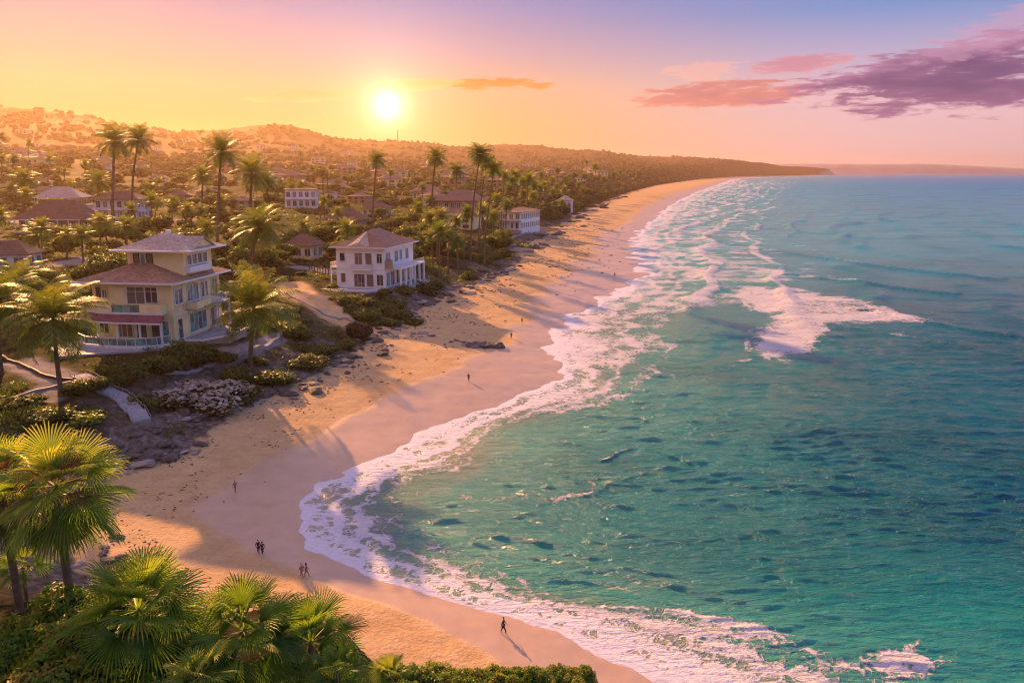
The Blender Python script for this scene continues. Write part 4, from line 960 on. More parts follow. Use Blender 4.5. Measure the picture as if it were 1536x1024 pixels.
def finish_labels():
    for (zone, plural, single, rel, lm), lst in LATES.items():
        lst.sort(key=lambda q: q[0]); n = len(lst); g = f'{zone}{plural} {rel} {lm}'
        for j, (p, o) in enumerate(lst):
            o['group'] = g
            if n == 1: o['label'] = f'{zone}{single} standing alone {rel} {lm}'
            elif n <= 12: o['label'] = f'leftmost of the {g}' if j == 0 else f'rightmost of the {g}' if j == n-1 else f'{ORD[j]} from left among {g}'
            else: o['label'] = f'one of the many {g}'
rg = random.Random(77)
def clear(x, y, r=0):
    return all(math.hypot(x-a, y-b) > c*.8+r for a, b, c in FOOT)
k = 0; first = [True]*3
tries = 0
while k < 86 and tries < 4000:
    tries += 1
    u = rg.uniform(-.66, .22); y = math.exp(rg.uniform(math.log(430), math.log(3000))); x = u*y
    tt = float(T(np.array([x]), np.array([y]))[0])
    if tt < 30+y*.03 or not clear(x, y, 12): continue
    if any(math.hypot(x-a, y-b) < 26+y*.012 for a, b in FARSPOT): continue
    z = Z1(x, y); i = rg.randrange(3); o = FAR[i] if first[i] else copy_tree(FAR[i]); first[i] = False
    sc_ = rg.uniform(.75, 1.1)*(1 if y < 900 else 1.45); o.location = (x, y, z); o.rotation_euler = (0, 0, rg.uniform(-.5, .5)); o.scale = (sc_,)*3
    px = 768+FPX*u
    kind = ('single storey white box house with a brown hipped roof', 'two storey cream house with a brown hipped roof', 'broad white house with a pale tiled roof')[i]
    where = ('on the near town slope among shrubs' if y < 900 else 'small and hazy on the far town slope')
    side = ('at the left below the highest hill' if px < 330 else 'left of the sun' if px < 560 else 'below the sun' if px < 700 else 'behind the curving beach')
    tag(o, kind, 'house', 'x'); LATE('house', x, y, ('white single storey houses', 'tan two storey houses', 'broad cream houses')[i], ('white single storey house', 'tan two storey house', 'broad cream house')[i], o)
    FARSPOT.append((x, y)); k += 1
for f, fi in zip(FAR, first):
    if fi: f.location = (-3000, 2000, 0)

# ------------------------------------------------------------------ palms
pp = palm_px
pp(170, 336, 173, 212, 66, 'tall dark coconut palm, left one of the twin palms behind the yellow house', tr=.8)
pp(199, 345, 208, 210, 50, 'tall thin palm with slightly curved trunk, right one of the twin palms', tr=.8)
pp(327, 372, 333, 228, 60, 'tall straight palm behind the right end of the yellow house', tr=.8)
pp(305, 336, 304, 264, 36, 'shorter palm with small crown just left of the tall straight one behind the yellow house')
pp(376, 352, 378, 260, 62, 'bushy crowned palm rising directly behind the leafy middle palm', tr=.85)
pp(402, 340, 400, 272, 40, 'half hidden palm overlapped by the bushy crowned one', tr=.8)
pp(560, 342, 565, 239, 36, 'lone tall slim palm left of the sun glare', tr=.9)
pp(584, 306, 586, 258, 14, 'tiny distant palm right beside the lone tall palm')
pp(647, 338, 654, 236, 38, 'tall slim palm beneath the right side of the sun', tr=.9)
pp(684, 326, 685, 256, 31, 'short palm between the two tall palms right of the sun', tr=.9)
pp(706, 392, 720, 231, 41, 'tallest palm of the leaning seaside cluster', tr=.8)
pp(716, 385, 730, 246, 34, 'leaning palm directly behind the tallest one of the seaside cluster', tr=.75)
pp(727, 400, 741, 254, 34, 'right leaning palm of the seaside cluster, standing at the rocks', tr=.8)
for i, (bx, by, cx, cy, w_) in enumerate([(752,345,757,264,22), (762,340,768,270,19), (772,338,772,262,24), (781,336,784,272,18), (790,335,793,268,24), (800,333,800,277,18)]):
    pp(bx, by, cx, cy, w_, f'{["first","second","third","fourth","fifth","sixth"][i]} palm from the left in the row right of the leaning cluster', tr=.9, group='palms in the row behind the long white building')
pp(374, 428, 388, 341, 84, 'leafy broad crowned palm between the yellow and the white house', tr=.9)
pp(92, 594, 80, 478, 150, 'large bright golden palm in front of the left end of the yellow house', tr=.55, seed=2)
pp(376, 552, 381, 462, 128, 'palm with drooping fronds at the sea side corner of the yellow house', tr=.6, seed=5)
pp(28, 470, 34, 420, 84, 'low dark palm behind the golden palm at the left edge', tr=.8)
pp(2, 560, 2, 452, 110, 'palm cut off by the left edge, behind the golden palm', tr=.6, seed=3)
pp(659, 416, 660, 348, 35, 'small palm with drooping crown right of the white villa', tr=.9)
pp(672, 410, 673, 352, 26, 'slim palm close behind the small drooping one beside the villa', tr=.8)
pp(650, 405, 646, 353, 24, 'faint young palm left of the small drooping one beside the villa', tr=.8)
pp(36, 330, 36, 268, 44, 'round headed palm above the open sided brown roofed house', tr=.9)
pp(147, 318, 148, 272, 38, 'palm with drooping crown between the pink roof and the balconied house', tr=.9)
pp(228, 335, 228, 302, 32, 'short palm right of the balconied house', tr=.9)
pp(73, 288, 74, 238, 17, 'single thin palm standing on the slope near the left side')
pp(3, 275, 3, 238, 20, 'lower thin palm at the left edge of the far slope'); pp(3, 250, 2, 205, 16, 'upper thin palm at the left edge of the far slope')
pp(43, 262, 44, 214, 14, 'far palm with small round crown near the left edge')
pp(20, 290, 22, 238, 20, 'thin palm between the left edge and the single slope palm'); pp(97, 290, 97, 258, 17, 'right one of a low pair of far palms left of the twin palms')
pp(90, 290, 88, 256, 15, 'left one of a low pair of far palms left of the twin palms'); pp(128, 285, 128, 245, 17, 'lone far palm left of the twin palms')
pp(141, 285, 141, 242, 14, 'far palm touching the twin palms on their left')
pp(455, 250, 451, 230, 12, 'small dark palm crown against the haze left of the sun'); pp(470, 275, 468, 252, 12, 'small palm on the slope left of the sun')
pp(630, 350, 628, 312, 26, 'low palm among round trees behind the white villa'); pp(205, 372, 200, 345, 30, 'low palm behind the roof ridge of the yellow house')
pp(60, 380, 55, 352, 46, 'low spreading palm in front of the open sided house', tr=.8); pp(150, 372, 152, 333, 40, 'curving palm at the right end of the open sided house', tr=.8)
pp(435, 300, 433, 282, 14, 'small palm above the flat roofed white villa')
FARP = [(829,270,14), (848,268,13), (862,262,12), (876,264,14), (893,250,16), (905,268,10), (920,262,10), (812,262,14), (836,255,12), (930,258,9), (868,276,12), (945,262,8), (957,258,8), (880,243,8)]
for i, (cx, cy, w_) in enumerate(FARP):
    pp(cx, cy+30 if cy < 270 else cy+26, cx, cy, w_, 'small hazy palm among the trees where the coast curves away', group='hazy palms along the curving coast')
kp = 0
for _ in range(900):
    u = rg.uniform(-.66, .12); y = math.exp(rg.uniform(math.log(265), math.log(1300))); x = u*y
    if kp >= 74: break
    if float(T(np.array([x]), np.array([y]))[0]) < 8 or not clear(x, y, 4) or any(abs(x-a) < 14 and 0 < b-y < 50 for a, b, c in FOOT[2:]): continue
    px_ = 768+FPX*u; h_ = rg.uniform(6, 17); zz = Z1(x, y); py_ = EYE+(H-zz-h_)/y*FPX
    wpx = rg.uniform(6.5, 9.5)/y*FPX
    reg = 'left of the twin palms' if px_ < 165 else 'behind the yellow house' if px_ < 345 else 'left of the sun' if px_ < 560 else 'below and right of the sun'
    sz_ = ('short bushy' if h_ < 10 else 'middling' if h_ < 13.5 else 'high crowned')+(' nearer' if y < 450 else ' distant')
    o = LATE('palm', x, y, 'town palms', 'town palm', pp(px_, 0, px_+rg.uniform(-3, 3), py_+0.0, wpx, f'{sz_} palm growing among the town houses {reg}', group=f'{sz_} palms among the town houses {reg}', base=(x, y, zz), seed=kp*5+1)); kp += 1
for j in range(22):
    y = 300+j*24+rg.uniform(-8, 8); xx0 = float(np.interp(y, *TO))-rg.uniform(12, 30)-y*.01; zz = Z1(xx0, y); px_ = 768+FPX*xx0/y*math.cos(PITCH); h_ = rg.uniform(13, 21)
    if not clear(xx0, y, 3): continue
    LATE('palm', xx0, y, 'shore row palms', 'shore row palm', pp(px_, 0, px_+rg.uniform(-2, 6)*300/y, EYE+(H-zz-h_)/y*FPX, rg.uniform(7, 9.5)/y*FPX, 'x', base=(xx0, y, zz), seed=j*3+2, tr=.8))
# the fan palms of the near headland
def near_fan(px, py, yd, wpx, zfoot_px, label, seed, nseg=34, nf=38, low=-60, skirt=True, lean=0.0, kind='fan', trunk=True, rz=0):
    d = ray(px, py); kk = yd/d.y; X, Z_ = d.x*kk, H+d.z*kk; rad = wpx*.5/FPX*(yd*math.cos(PITCH)+(H-Z_)*math.sin(PITCH))
    zb = Z1(X+lean, yd); o = thing('fan_palm', label, 'palm tree', (X+lean, yd, zb)); h = Z_-zb
    if trunk: mobj('trunk', trunk_mesh('trunk', h, rad*.06, rad*.045, (-lean, 0), seed, M['bark'], 12, 40), o)
    c = mobj('crown', fan_crown('crown', seed, rad, int(nf*.62), nseg, low, 'fan', .46, 108), o); c.location = (-lean, 0, h); c.rotation_euler = (0, 0, rz)
    if skirt:
        s_ = mobj('dry_fronds', fan_crown('dry_fronds', seed+50, rad*.72, 16, 18, -84, 'deadleaf', .42, 60), o); s_.location = (-lean, 0, h-.08*rad)
    return o
near_fan(84, 728, 36, 226, 0, 'tall bright green fan palm rising at the lower left of the photo', 7, 40, 46, -78)
near_fan(2, 722, 40, 200, 0, 'fan palm half cut off by the left edge, beside the tall bright one', 8, 36, 40, -78)
near_fan(208, 915, 33, 238, 0, 'big low fan palm at the bottom left, between the tall one and the leaning one', 9, 40, 42, -50, False)
near_fan(366, 945, 34, 205, 0, 'leaning fan palm at the bottom with long fronds reaching right', 10, 38, 34, -42, False, -1.0)
near_fan(466, 962, 35.5, 180, 0, 'low fan palm right of the leaning one with its fronds against the sand', 12, 36, 26, -20, False)
near_fan(585, 1014, 36, 92, 0, 'small fan palm at the bottom edge left of the hedge', 13, 30, 22, -15, False)
near_fan(34, 850, 44, 96, 0, 'small yellowish fan palm behind the trunk of the tall one', 14, 26, 22, -30, False)
near_fan(505, 1006, 33, 110, 0, 'dim low fan palm under the fronds of the leaning palm', 15, 28, 20, -20, False)
near_fan(300, 1015, 30, 130, 0, 'low shaded fan palm at the bottom edge below the big low one', 16, 28, 22, -25, False)

# ------------------------------------------------------------------ shrubs that are named one by one
def shrub_px(px, py, wpx, hz, label, mat=None, i=None, group=None, cat='shrub', name='shrub'):
    X, Y, Z_ = at(px, py); s_ = wpx/FPX*Y*1.15; st = SHRUB[(int(px)+int(py)) % 6 if i is None else i]
    if mat:
        key = (mat, (int(px)+int(py)) % 6 if i is None else i)
        if key not in RECOL:
            a, b = st[0].copy(), st[1]; a.materials.clear(); a.materials.append(M[mat]); a.name = 'foliage'; RECOL[key] = (a, b)
        st = RECOL[key]
    return place_plant(name, st, label, cat, (X, Y, Z_-.08*s_), s_, rg.uniform(0, 6.28), group, hz)
RECOL = {}
FOOT += [(at(q, 560)[0], at(q, 560)[1], 0) for q in ()]
shrub_px(188, 572, 60, .95, 'large clipped dark green bush by the patio corner of the yellow house')
shrub_px(238, 558, 52, 1.0, 'round green bush against the terrace of the yellow house, right of the clipped one')
shrub_px(270, 548, 46, 1.1, 'tall green bush below the corner of the yellow house'); shrub_px(305, 543, 44, .9, 'green bush under the sun deck of the yellow house')
shrub_px(335, 540, 36, .7, 'low bush at the end of the sun deck'); shrub_px(296, 603, 112, .42, 'wide bush covered with pale blossom at the edge of the rocks', 'bloom', 1)
shrub_px(362, 600, 52, .6, 'dark shrub right of the blossoming bush', i=3); shrub_px(205, 612, 50, .6, 'low yellowish shrub right of the walkway', i=2)
shrub_px(128, 632, 62, .55, 'golden low shrub left of the walkway foot', 'hedge', 4); shrub_px(70, 628, 66, .6, 'dark low shrub behind the big fan palm', i=5)
shrub_px(36, 610, 58, .6, 'dark shrub by the path at the left edge'); shrub_px(118, 590, 44, .7, 'shrub at the foot of the golden palm')
shrub_px(150, 585, 34, .8, 'small dark shrub between the golden palm and the clipped bush'); shrub_px(412, 575, 56, .5, 'spreading shrub on the bluff right of the palm foot')
shrub_px(350, 568, 40, .6, 'shrub at the foot of the drooping palm'); shrub_px(462, 548, 50, .5, 'low dark shrub on the bluff above the shaded sand')
shrub_px(540, 507, 34, .9, 'dark reddish shrub standing alone on the sand path', 'red', 0); shrub_px(480, 527, 48, .5, 'brownish shrub on the crest of the bluff')
shrub_px(440, 505, 52, .6, 'sprawling green shrub beside the sand path'); shrub_px(425, 478, 44, .6, 'green shrub left of the top of the sand path')
for i, (a, b, w_) in enumerate([(548,478,40), (575,486,44), (602,478,38), (560,462,34), (590,462,36), (528,470,34), (620,486,26)]):
    shrub_px(a, b, w_, .55, f'{["","","","upper left","upper right","topmost left","far right"][i]} shrub on the mound before the white villa' if i > 2 else f'{["left","middle","right"][i]} shrub at the front foot of the mound before the white villa', group='shrubs on the mound before the white villa')
for i, (a, b, w_, l_) in enumerate([(500,432,18,'small potted looking bush left on the villa terrace'), (512,452,30,'rounded hedge bush left below the villa terrace'), (535,462,44,'long low bush below the villa terrace'),
    (576,440,18,'bush by the corner of the white villa'), (606,440,30,'bush under the verandah of the white villa'), (632,437,34,'dark round bush right of the white villa'), (645,432,36,'tall dark bush right of the verandah'),
    (618,418,30,'bush at the end of the verandah')]): shrub_px(a, b, w_, .6, l_)
# ------------------------------------------------------------------ shrubs and trees of the gardens and the town
NB = NTR = 0; spots = []
cellw = []
def where_label(px, y):
    a = ('far left of the yellow house' if px < 110 else 'behind the yellow house' if px < 345 else 'between the yellow house and the white villa' if px < 500 else
         'behind the white villa' if px < 640 else 'around the leaning palms' if px < 760 else 'on the seaward edge above the long beach')
    b = ('in the nearest gardens' if y < 260 else 'in the middle gardens' if y < 420 else 'in the rear gardens' if y < 700 else 'on the hazy town slope')
    return f'{b} {a}'
tries = 0
rs = np.random.RandomState(12)
N = 8000
yy = np.exp(rs.uniform(math.log(138), math.log(1500), N)); uu = rs.uniform(-.68, .27, N); xx = uu*yy
TT = T(xx, yy); ZZ = Z(xx, yy); SP = seg_mask(xx, yy, SANDPATH, 9); PV = np.zeros(N)
for pts, wd in PAVED: PV = np.maximum(PV, seg_mask(xx, yy, pts, wd+2))
dens = fbm(xx/40, yy/50, 3, 151)
def far_enough(x, y, r):
    for (a, b, c) in spots:
        if abs(a-x) < r+c and math.hypot(a-x, b-y) < (r+c)*.5: return False
    return True
for x, y, tt, z, sp_, pv, dn in zip(xx, yy, TT, ZZ, SP, PV, dens):
    if NB >= 262 and NTR >= 290: break
    if tt < (3 if y < 300 else 5+y*.01) or sp_ > .1 or pv > .2: continue
    if dn < -.3: continue
    px = 768+FPX*x/y*math.cos(PITCH)
    is_tree = rs.rand() < (.0 if y < 200 else .22 if y < 260 else .5)
    size = (rs.uniform(3.0, 6.5) if not is_tree else rs.uniform(7.5, 12.5))*(1 if y < 700 else 1.3)
    if is_tree and (NTR >= 290 or tt < 10): is_tree = False; size = rs.uniform(3, 6)
    if not is_tree and NB >= 262: continue
    if y < 200: size = min(size, 4.2)
    if 128 < y < 152 and -88 < x < -60: continue
    if not clear(x, y, size*.5) or not far_enough(x, y, size*.5): continue
    # keep the house fronts open
    if any(abs(x-a) < c*.95 and 0 < b-y < c*1.5 for a, b, c in FOOT): size = min(size, 2.6); is_tree = False
    rz = rs.uniform(0, 6.28); wl = where_label(px, y); spots.append((x, y, size*.5))
    if is_tree:
        st = TREE[NTR % 4]; NTR += 1
        LATE('tree', x, y, 'round topped trees', 'round topped tree', place_plant('tree', st, f'round topped broadleaf tree with golden rim {wl}', 'tree', (x, y, z-.1), size, rz, f'round trees {wl}', rs.uniform(.75, 1.0)))
    else:
        st = SHRUB[NB % 6]; NB += 1
        LATE('shrub', x, y, 'olive green shrubs', 'olive green shrub', place_plant('shrub', st, f'rounded olive green shrub {wl}', 'shrub', (x, y, z-.12*size), size, rz, f'shrubs {wl}', rs.uniform(.6, .95)))
print('shrubs', NB, 'trees', NTR)
# far-off woodland that reads as one mass
def woodland():
    r_ = np.random.RandomState(5); n = 34000
    y = np.exp(r_.uniform(math.log(330), math.log(7000), n)); u = r_.uniform(-.72, .46, n); x = u*y; tt = T(x, y)
    dn = fbm(x/130, y/170, 4, 161); z0_ = Z(x, y); ok = (tt > 8+y*.004) & ((dn > -.05) | (tt < 60)) & ((z0_ < 75) | (r_.rand(n) < .7)) & ((y > 620) | (dn > .0)) ; x, y, dn = x[ok], y[ok], dn[ok]
    fs = np.array(FARSPOT); 
    ok = np.ones(len(x), bool)
    for a, b, c in FOOT[2:]: ok &= ~((np.abs(x-a) < c*.85) & (y < b+c*.7) & (y > b-c*1.6-10))
    for a, b in FARSPOT: ok &= ~((np.abs(x-a) < 17+b*.008) & (y < b+8) & (y > b-(45+b*.06)))
    x, y = x[ok], y[ok]; z = Z(x, y); n = len(x)
    s_ = r_.uniform(2.0, 6.0, n)*np.clip((y/900)**.5, .55, 1.8)
    import bmesh
    bm = bmesh.new(); bmesh.ops.create_icosphere(bm, subdivisions=2, radius=1); bv = np.array([v.co[:] for v in bm.verts]); bf = np.array([[v.index for v in f.verts] for f in bm.faces]); bm.free()
    jit = 1+r_.uniform(-.28, .28, (n, len(bv))); V = bv[None]*jit[:, :, None]*np.stack([s_, s_, s_*r_.uniform(.55, .95, n)], 1)[:, None, :]
    V = V+np.stack([x, y, z+s_*.35], 1)[:, None, :]
    F = bf[None]+(np.arange(n)*len(bv))[:, None, None]
    m, t, out = new_mat('distant_foliage'); p = t.geo(); nn = t.noise(p, .22, 5, .75); n2 = t.noise(p, .016, 3)
    cc = t.ramp(t.m('ADD', t.m('MULTIPLY', nn, .7), t.m('MULTIPLY', n2, .3)), [(.34, (.020,.026,.006)), (.5, (.075,.068,.015)), (.66, (.20,.155,.035))])
    principled(t, out, cc, .9, 0, t.bump(nn, .9, 1.2), .1)
    o = mesh_np('woodland', V.reshape(-1, 3), F.reshape(-1, 3), m, True)
    tag(o, 'dense far woodland covering the town slope and the long headland', 'woodland', None, 'stuff')
woodland()
# scrub on the near bluffs
def scrub():
    r_ = np.random.RandomState(8); n = 17000
    y = np.exp(r_.uniform(math.log(92), math.log(700), n)); u = r_.uniform(-.70, .03, n); x = u*y; tt = T(x, y)
    ok = (tt > 4) & (fbm(x/7, y/9, 3, 171) > -.02) & (seg_mask(x, y, SANDPATH, 8.5) < .1)
    for a, b, c in FOOT[:2]: ok &= np.hypot(x-a, y-b) > c*.75
    for pts, wd in PAVED: ok &= seg_mask(x, y, pts, wd+1) < .2
    x, y = x[ok], y[ok]; z = Z(x, y); n = len(x); m_ = 26
    c = np.stack([x, y, z], 1)[:, None, :]+r_.normal(0, 1, (n, m_, 3))*np.array([.5, .5, .22])*(r_.uniform(.7, 1.6, n)*np.clip(y/220, 1, 2.6))[:, None, None]+np.array([0, 0, .2])
    c = c.reshape(-1, 3); k = len(c); a = r_.normal(size=(k, 3)); a[:, 2] = np.abs(a[:, 2])*.8; a /= np.linalg.norm(a, axis=1)[:, None]; b = np.cross(a, r_.normal(size=(k, 3))); b /= np.linalg.norm(b, axis=1)[:, None]
    sz = r_.uniform(.10, .26, k)[:, None]*np.clip(np.repeat(y, m_)/200, 1, 3)[:, None]
    V = np.stack([c-a*sz, c+b*sz*.5, c+a*sz*1.2, c-b*sz*.5], 1).reshape(-1, 3)
    o = mesh_np('ground_cover', V, np.arange(len(V)).reshape(-1, 4), M['bush'], False)
    tint_attr(o.data, np.clip(.35+.5*np.repeat(r_.rand(n), m_)+r_.normal(0, .12, k), 0, 1))
    tag(o, 'low creeping scrub covering the bluff slopes and garden ground', 'ground cover', None, 'stuff')
scrub()
# near hedge
HS = [(-7.9, 36.8, 3.2), (-9.2, 34.5, 3.6), (-7.2, 32.5, 3.4), (-16.8, 27, 6.2), (-19.5, 30, 6.5), (-14.3, 26.2, 5.4), (-12.2, 27.5, 4.6), (-15.5, 31.0, 5.5), (-10.6, 28.8, 4.0), (-21.5, 33.5, 6), (-17.5, 35, 5)]
HL = ['bush between the leaning palm and the small fan palm', 'bush behind the leaning palm trunk', 'dim bush at the foot of the leaning palm', 'big dense hedge bush in the very bottom left corner', 'leafy bush behind the corner one at the left edge', 'bright green bush at the bottom left beside the corner bush', 'reddish tipped bush below the big low fan palm',
      'bush at the foot of the tall fan palm', 'small bush under the big low fan palm at the bottom', 'bush at the left edge beside the cut off fan palm trunk', 'bush hidden behind the tall fan palm trunk']
for i, ((x, y, s_), l_) in enumerate(zip(HS, HL)): place_plant('hedge_bush', HEDGE[i % 4], l_, 'bush', (x, y, Z1(x, y)-.3), s_, i*1.3, None, 1.0)
HR = [(-3.6, 37.6, 3.6), (-1.7, 37.9, 3.8), (.2, 38.2, 3.5), (1.9, 38.4, 3.2), (3.4, 38.6, 2.6), (-6.2, 37, 3.4), (-2.4, 35.8, 3.8), (.8, 36.4, 3.4)]
HN = ['first hedge bush right of the small fan palm at the bottom edge', 'second hedge bush right of the small fan palm at the bottom edge', 'third hedge bush right of the small fan palm at the bottom edge',
      'fourth hedge bush right of the small fan palm at the bottom edge', 'last hedge bush on the right at the bottom edge', 'hedge bush left of the small fan palm at the bottom edge', 'lower hedge bush at the bottom edge under the second one', 'lower hedge bush at the bottom edge under the third one']
for i, ((x, y, s_), l_) in enumerate(zip(HR, HN)): place_plant('hedge_bush', HEDGE[(i+1) % 4], l_, 'bush', (x, y, Z1(x, y)-.2), s_, i*2.1, 'hedge bushes along the bottom edge', 1.0)

# ------------------------------------------------------------------ rocks
def rock_mesh(seed, flat_=.5, mat='rock'):
    import bmesh
    from mathutils import noise as mn
    bm = bmesh.new(); bmesh.ops.create_icosphere(bm, subdivisions=3, radius=.5); rr = random.Random(seed); off = Vector((seed*3.1, seed*1.7, 0))
    for v in bm.verts:
        c = v.co.copy(); q = mn.noise(c*3+off)*.30+mn.noise(c*7+off)*.13+abs(mn.noise(c*1.7-off))*.3
        q = round(q*9)/9*.6+q*.4; v.co = c*(1+q); v.co.z *= flat_
    me = bpy.data.meshes.new('rock'); bm.to_mesh(me); bm.free(); me.materials.append(M[mat]); return me
ROCKS = [rock_mesh(i, .42+.1*(i % 3), 'rock' if i % 3 else 'rockw') for i in range(9)]
def rock_at(x, y, s_, i, label, group, sx=1.0, rz=None):
    o = mobj('rock', ROCKS[i % 9]); o.location = (x, y, Z1(x, y)+s_*.06); o.scale = (s_*sx, s_, s_*.8); o.rotation_euler = (rg.uniform(-.2, .2), rg.uniform(-.2, .2), rg.uniform(0, 6.28) if rz is None else rz)
    return tag(o, label, 'rock', group)
i = 0
def rocks_band(pix, n, spread, smin, smax, label, group):
    global i
    W_ = [at(a, b)[:2] for a, b in pix]
    for _ in range(n):
        k = rg.randrange(len(W_)-1); q = rg.random(); (ax, ay), (bx, by) = W_[k], W_[k+1]
        x = ax+(bx-ax)*q+rg.gauss(0, spread); y = ay+(by-ay)*q+rg.gauss(0, spread); i += 1
        rock_at(x, y, rg.uniform(smin, smax)*(.6 if rg.random() < .5 else 1), i, label, group, rg.uniform(1, 1.9))
rocks_band([(190, 690), (230, 680), (310, 670)], 32, 1.5, .9, 2.6, 'weathered grey rock in the pile beside the walkway foot, right of the tall fan palm', 'rocks in the pile right of the tall fan palm')
rocks_band([(205, 655), (260, 640), (300, 625), (350, 612), (400, 596)], 34, 1.3, .8, 2.6, 'dark shaded rock on the slope below the blossoming bush', 'rocks below the blossoming bush')
rocks_band([(500, 550), (545, 515), (600, 490), (650, 505), (745, 520)], 34, 1.1, .5, 1.7, 'small rock in the low line running out over the sand', 'rocks in the low line over the sand')
rocks_band([(700, 518), (742, 520)], 22, 1.2, 1.2, 3.2, 'dark rock in the clump at the seaward end of the low rock line', 'dark rocks at the end of the low rock line')
rocks_band([(632, 462), (690, 436), (750, 410), (792, 382)], 40, 2.6, 1.2, 4.2, 'rounded boulder at the foot of the bluff below the leaning palms', 'boulders below the leaning palms')
rocks_band([(795, 378), (845, 345), (890, 318), (935, 294)], 34, 5, 2.5, 8, 'hazy boulder along the foot of the bluff where the beach narrows', 'boulders where the beach narrows')
rocks_band([(415, 600), (480, 566), (545, 532), (592, 496)], 40, 2.4, .8, 2.6, 'broken ledge rock on the bluff edge right of the drooping palm', 'ledge rocks right of the drooping palm')
rocks_band([(560, 490), (612, 478), (665, 452)], 22, 2.2, .9, 2.8, 'ledge rock at the foot of the mound before the white villa', 'ledge rocks before the white villa')
rocks_band([(60, 850), (150, 835), (170, 800)], 18, 1.2, .6, 1.7, 'rock on the sand behind the tall fan palm trunk', 'rocks behind the tall fan palm trunk')
rocks_band([(410, 590), (440, 575), (480, 560), (520, 540)], 22, 2.0, .4, 1.5, 'small stone scattered on the sand below the bluff crest', 'small stones below the bluff crest')
# seaweed and pebbles strewn over the beach
def litter():
    r_ = np.random.RandomState(15); n = 3800
    y = np.exp(r_.uniform(math.log(75), math.log(620), n)); x = np.interp(y, *TO)+np.abs(r_.normal(0, 1, n))*np.clip(y*.055, 6, 26)
    s = S(x, y); ok = (s < -6) & (fbm(x/6, y/4, 3, 181) > .06) & (knoll(x, y) < Z(x, y)-.05); x, y = x[ok], y[ok]; z = Z(x, y); n = len(x)
    sz = r_.uniform(.06, .24, n)*np.clip(y/150, .7, 2.4)
    base = np.array([(-1,-.6,0), (1,-.5,0), (.8,.7,0), (-.9,.5,0), (0,0,.55)]); an = r_.uniform(0, 6.28, n)
    rot = np.stack([np.stack([np.cos(an), -np.sin(an)], 1), np.stack([np.sin(an), np.cos(an)], 1)], 1)
    V = np.zeros((n, 5, 3)); b2 = base[None, :, :2]*np.stack([sz*r_.uniform(1, 2.6, n), sz], 1)[:, None, :]
    V[:, :, :2] = np.einsum('nij,nkj->nki', rot, b2)+np.stack([x, y], 1)[:, None]; V[:, :, 2] = z[:, None]+base[None, :, 2]*sz[:, None]+.01
    F = np.array([(0,1,4), (1,2,4), (2,3,4), (3,0,4)])[None]+(np.arange(n)*5)[:, None, None]
    m = mat_plain('seaweed', (.06,.04,.03), .8, .4, 3)
    o = mesh_np('beach_litter', V.reshape(-1, 3), F.reshape(-1, 3), m, False)
    tag(o, 'dark seaweed scraps and pebbles strewn over the upper beach', 'seaweed', None, 'stuff')
litter()

# ------------------------------------------------------------------ walkway, kerbs, masts
def ribbon(name, pix, wid, th, mat, label, cat, lift=.12, n=40, parent=None, pts=None):
    W_ = [Vector(at(a, b)) for a, b in pix] if pts is None else pts
    P = []
    for j in range(n+1):
        q = j/n*(len(W_)-1); k = min(int(q), len(W_)-2); f = q-k
        p0 = W_[max(k-1, 0)]; p1 = W_[k]; p2 = W_[k+1]; p3 = W_[min(k+2, len(W_)-1)]
        P.append(.5*((2*p1)+(p2-p0)*f+(2*p0-5*p1+4*p2-p3)*f*f+(3*p1-p0-3*p2+p3)*f**3))
    b = MB(); V = []; F = []
    for j, p in enumerate(P):
        d = (P[min(j+1, n)]-P[max(j-1, 0)]); d.z = 0; d.normalize(); s_ = Vector((-d.y, d.x, 0))*wid/2; z = max(Z1(p.x, p.y), Z1(p.x+s_.x, p.y+s_.y), Z1(p.x-s_.x, p.y-s_.y))+lift
        V += [(p.x+s_.x, p.y+s_.y, z), (p.x-s_.x, p.y-s_.y, z), (p.x-s_.x, p.y-s_.y, z-th), (p.x+s_.x, p.y+s_.y, z-th)]
    for j in range(n):
        a = j*4
        for k in range(4): F.append((a+k, a+(k+1) % 4, a+4+(k+1) % 4, a+4+k))
    F += [(0, 1, 2, 3), (n*4+3, n*4+2, n*4+1, n*4)]; b.add(V, F); o = b.build(name, M[mat], parent)
    if label: tag(o, label, cat)
    return o, V
wk = thing('beach_walkway', 'narrow concrete walkway with low pale kerbs running down to the rocks beside the blossoming bush', 'walkway', (0, 0, 0))
o, V = ribbon('deck', [(118, 566), (150, 582), (180, 603), (213, 634)], 2.6, .8, 'grey', None, None, .35, 30, wk)
for sg, nm in ((0, 'handrail'), (1, 'handrail')):
    pts = [Vector(V[j*4+sg])+Vector((0, 0, .0)) for j in range(31)]
    b = MB(); b.tube([p+Vector((0, 0, .6)) for p in pts], .045, 6)
    for j in range(0, 31, 3): b.tube([pts[j]+Vector((0, 0, -.1)), pts[j]+Vector((0, 0, .6))], .05, 6)
    b.build(nm, M['slate'], wk)
ribbon('garden_kerb', [(0, 603), (45, 590), (95, 577), (140, 570), (180, 562), (208, 563), (260, 560), (310, 550), (335, 536)], .32, .9, 'slate', 'long pale kerb curving below the yellow house from the left edge', 'kerb', .35, 60)
ribbon('garden_kerb', [(335, 545), (372, 530), (405, 518), (430, 500), (455, 492)], 1.0, .9, 'grey', 'grey retaining kerb curving right of the drooping palm', 'kerb', .4, 30)
ribbon('garden_kerb', [(0, 535), (40, 552), (75, 567), (110, 572)], .3, .9, 'dark', 'dark low rail curving beneath the golden palm', 'kerb', .5, 24)
ribbon('garden_kerb', [(430, 440), (470, 462), (520, 478), (560, 492)], .5, .8, 'grey', 'grey edging of the sand path below the white villa', 'kerb', .3, 24)
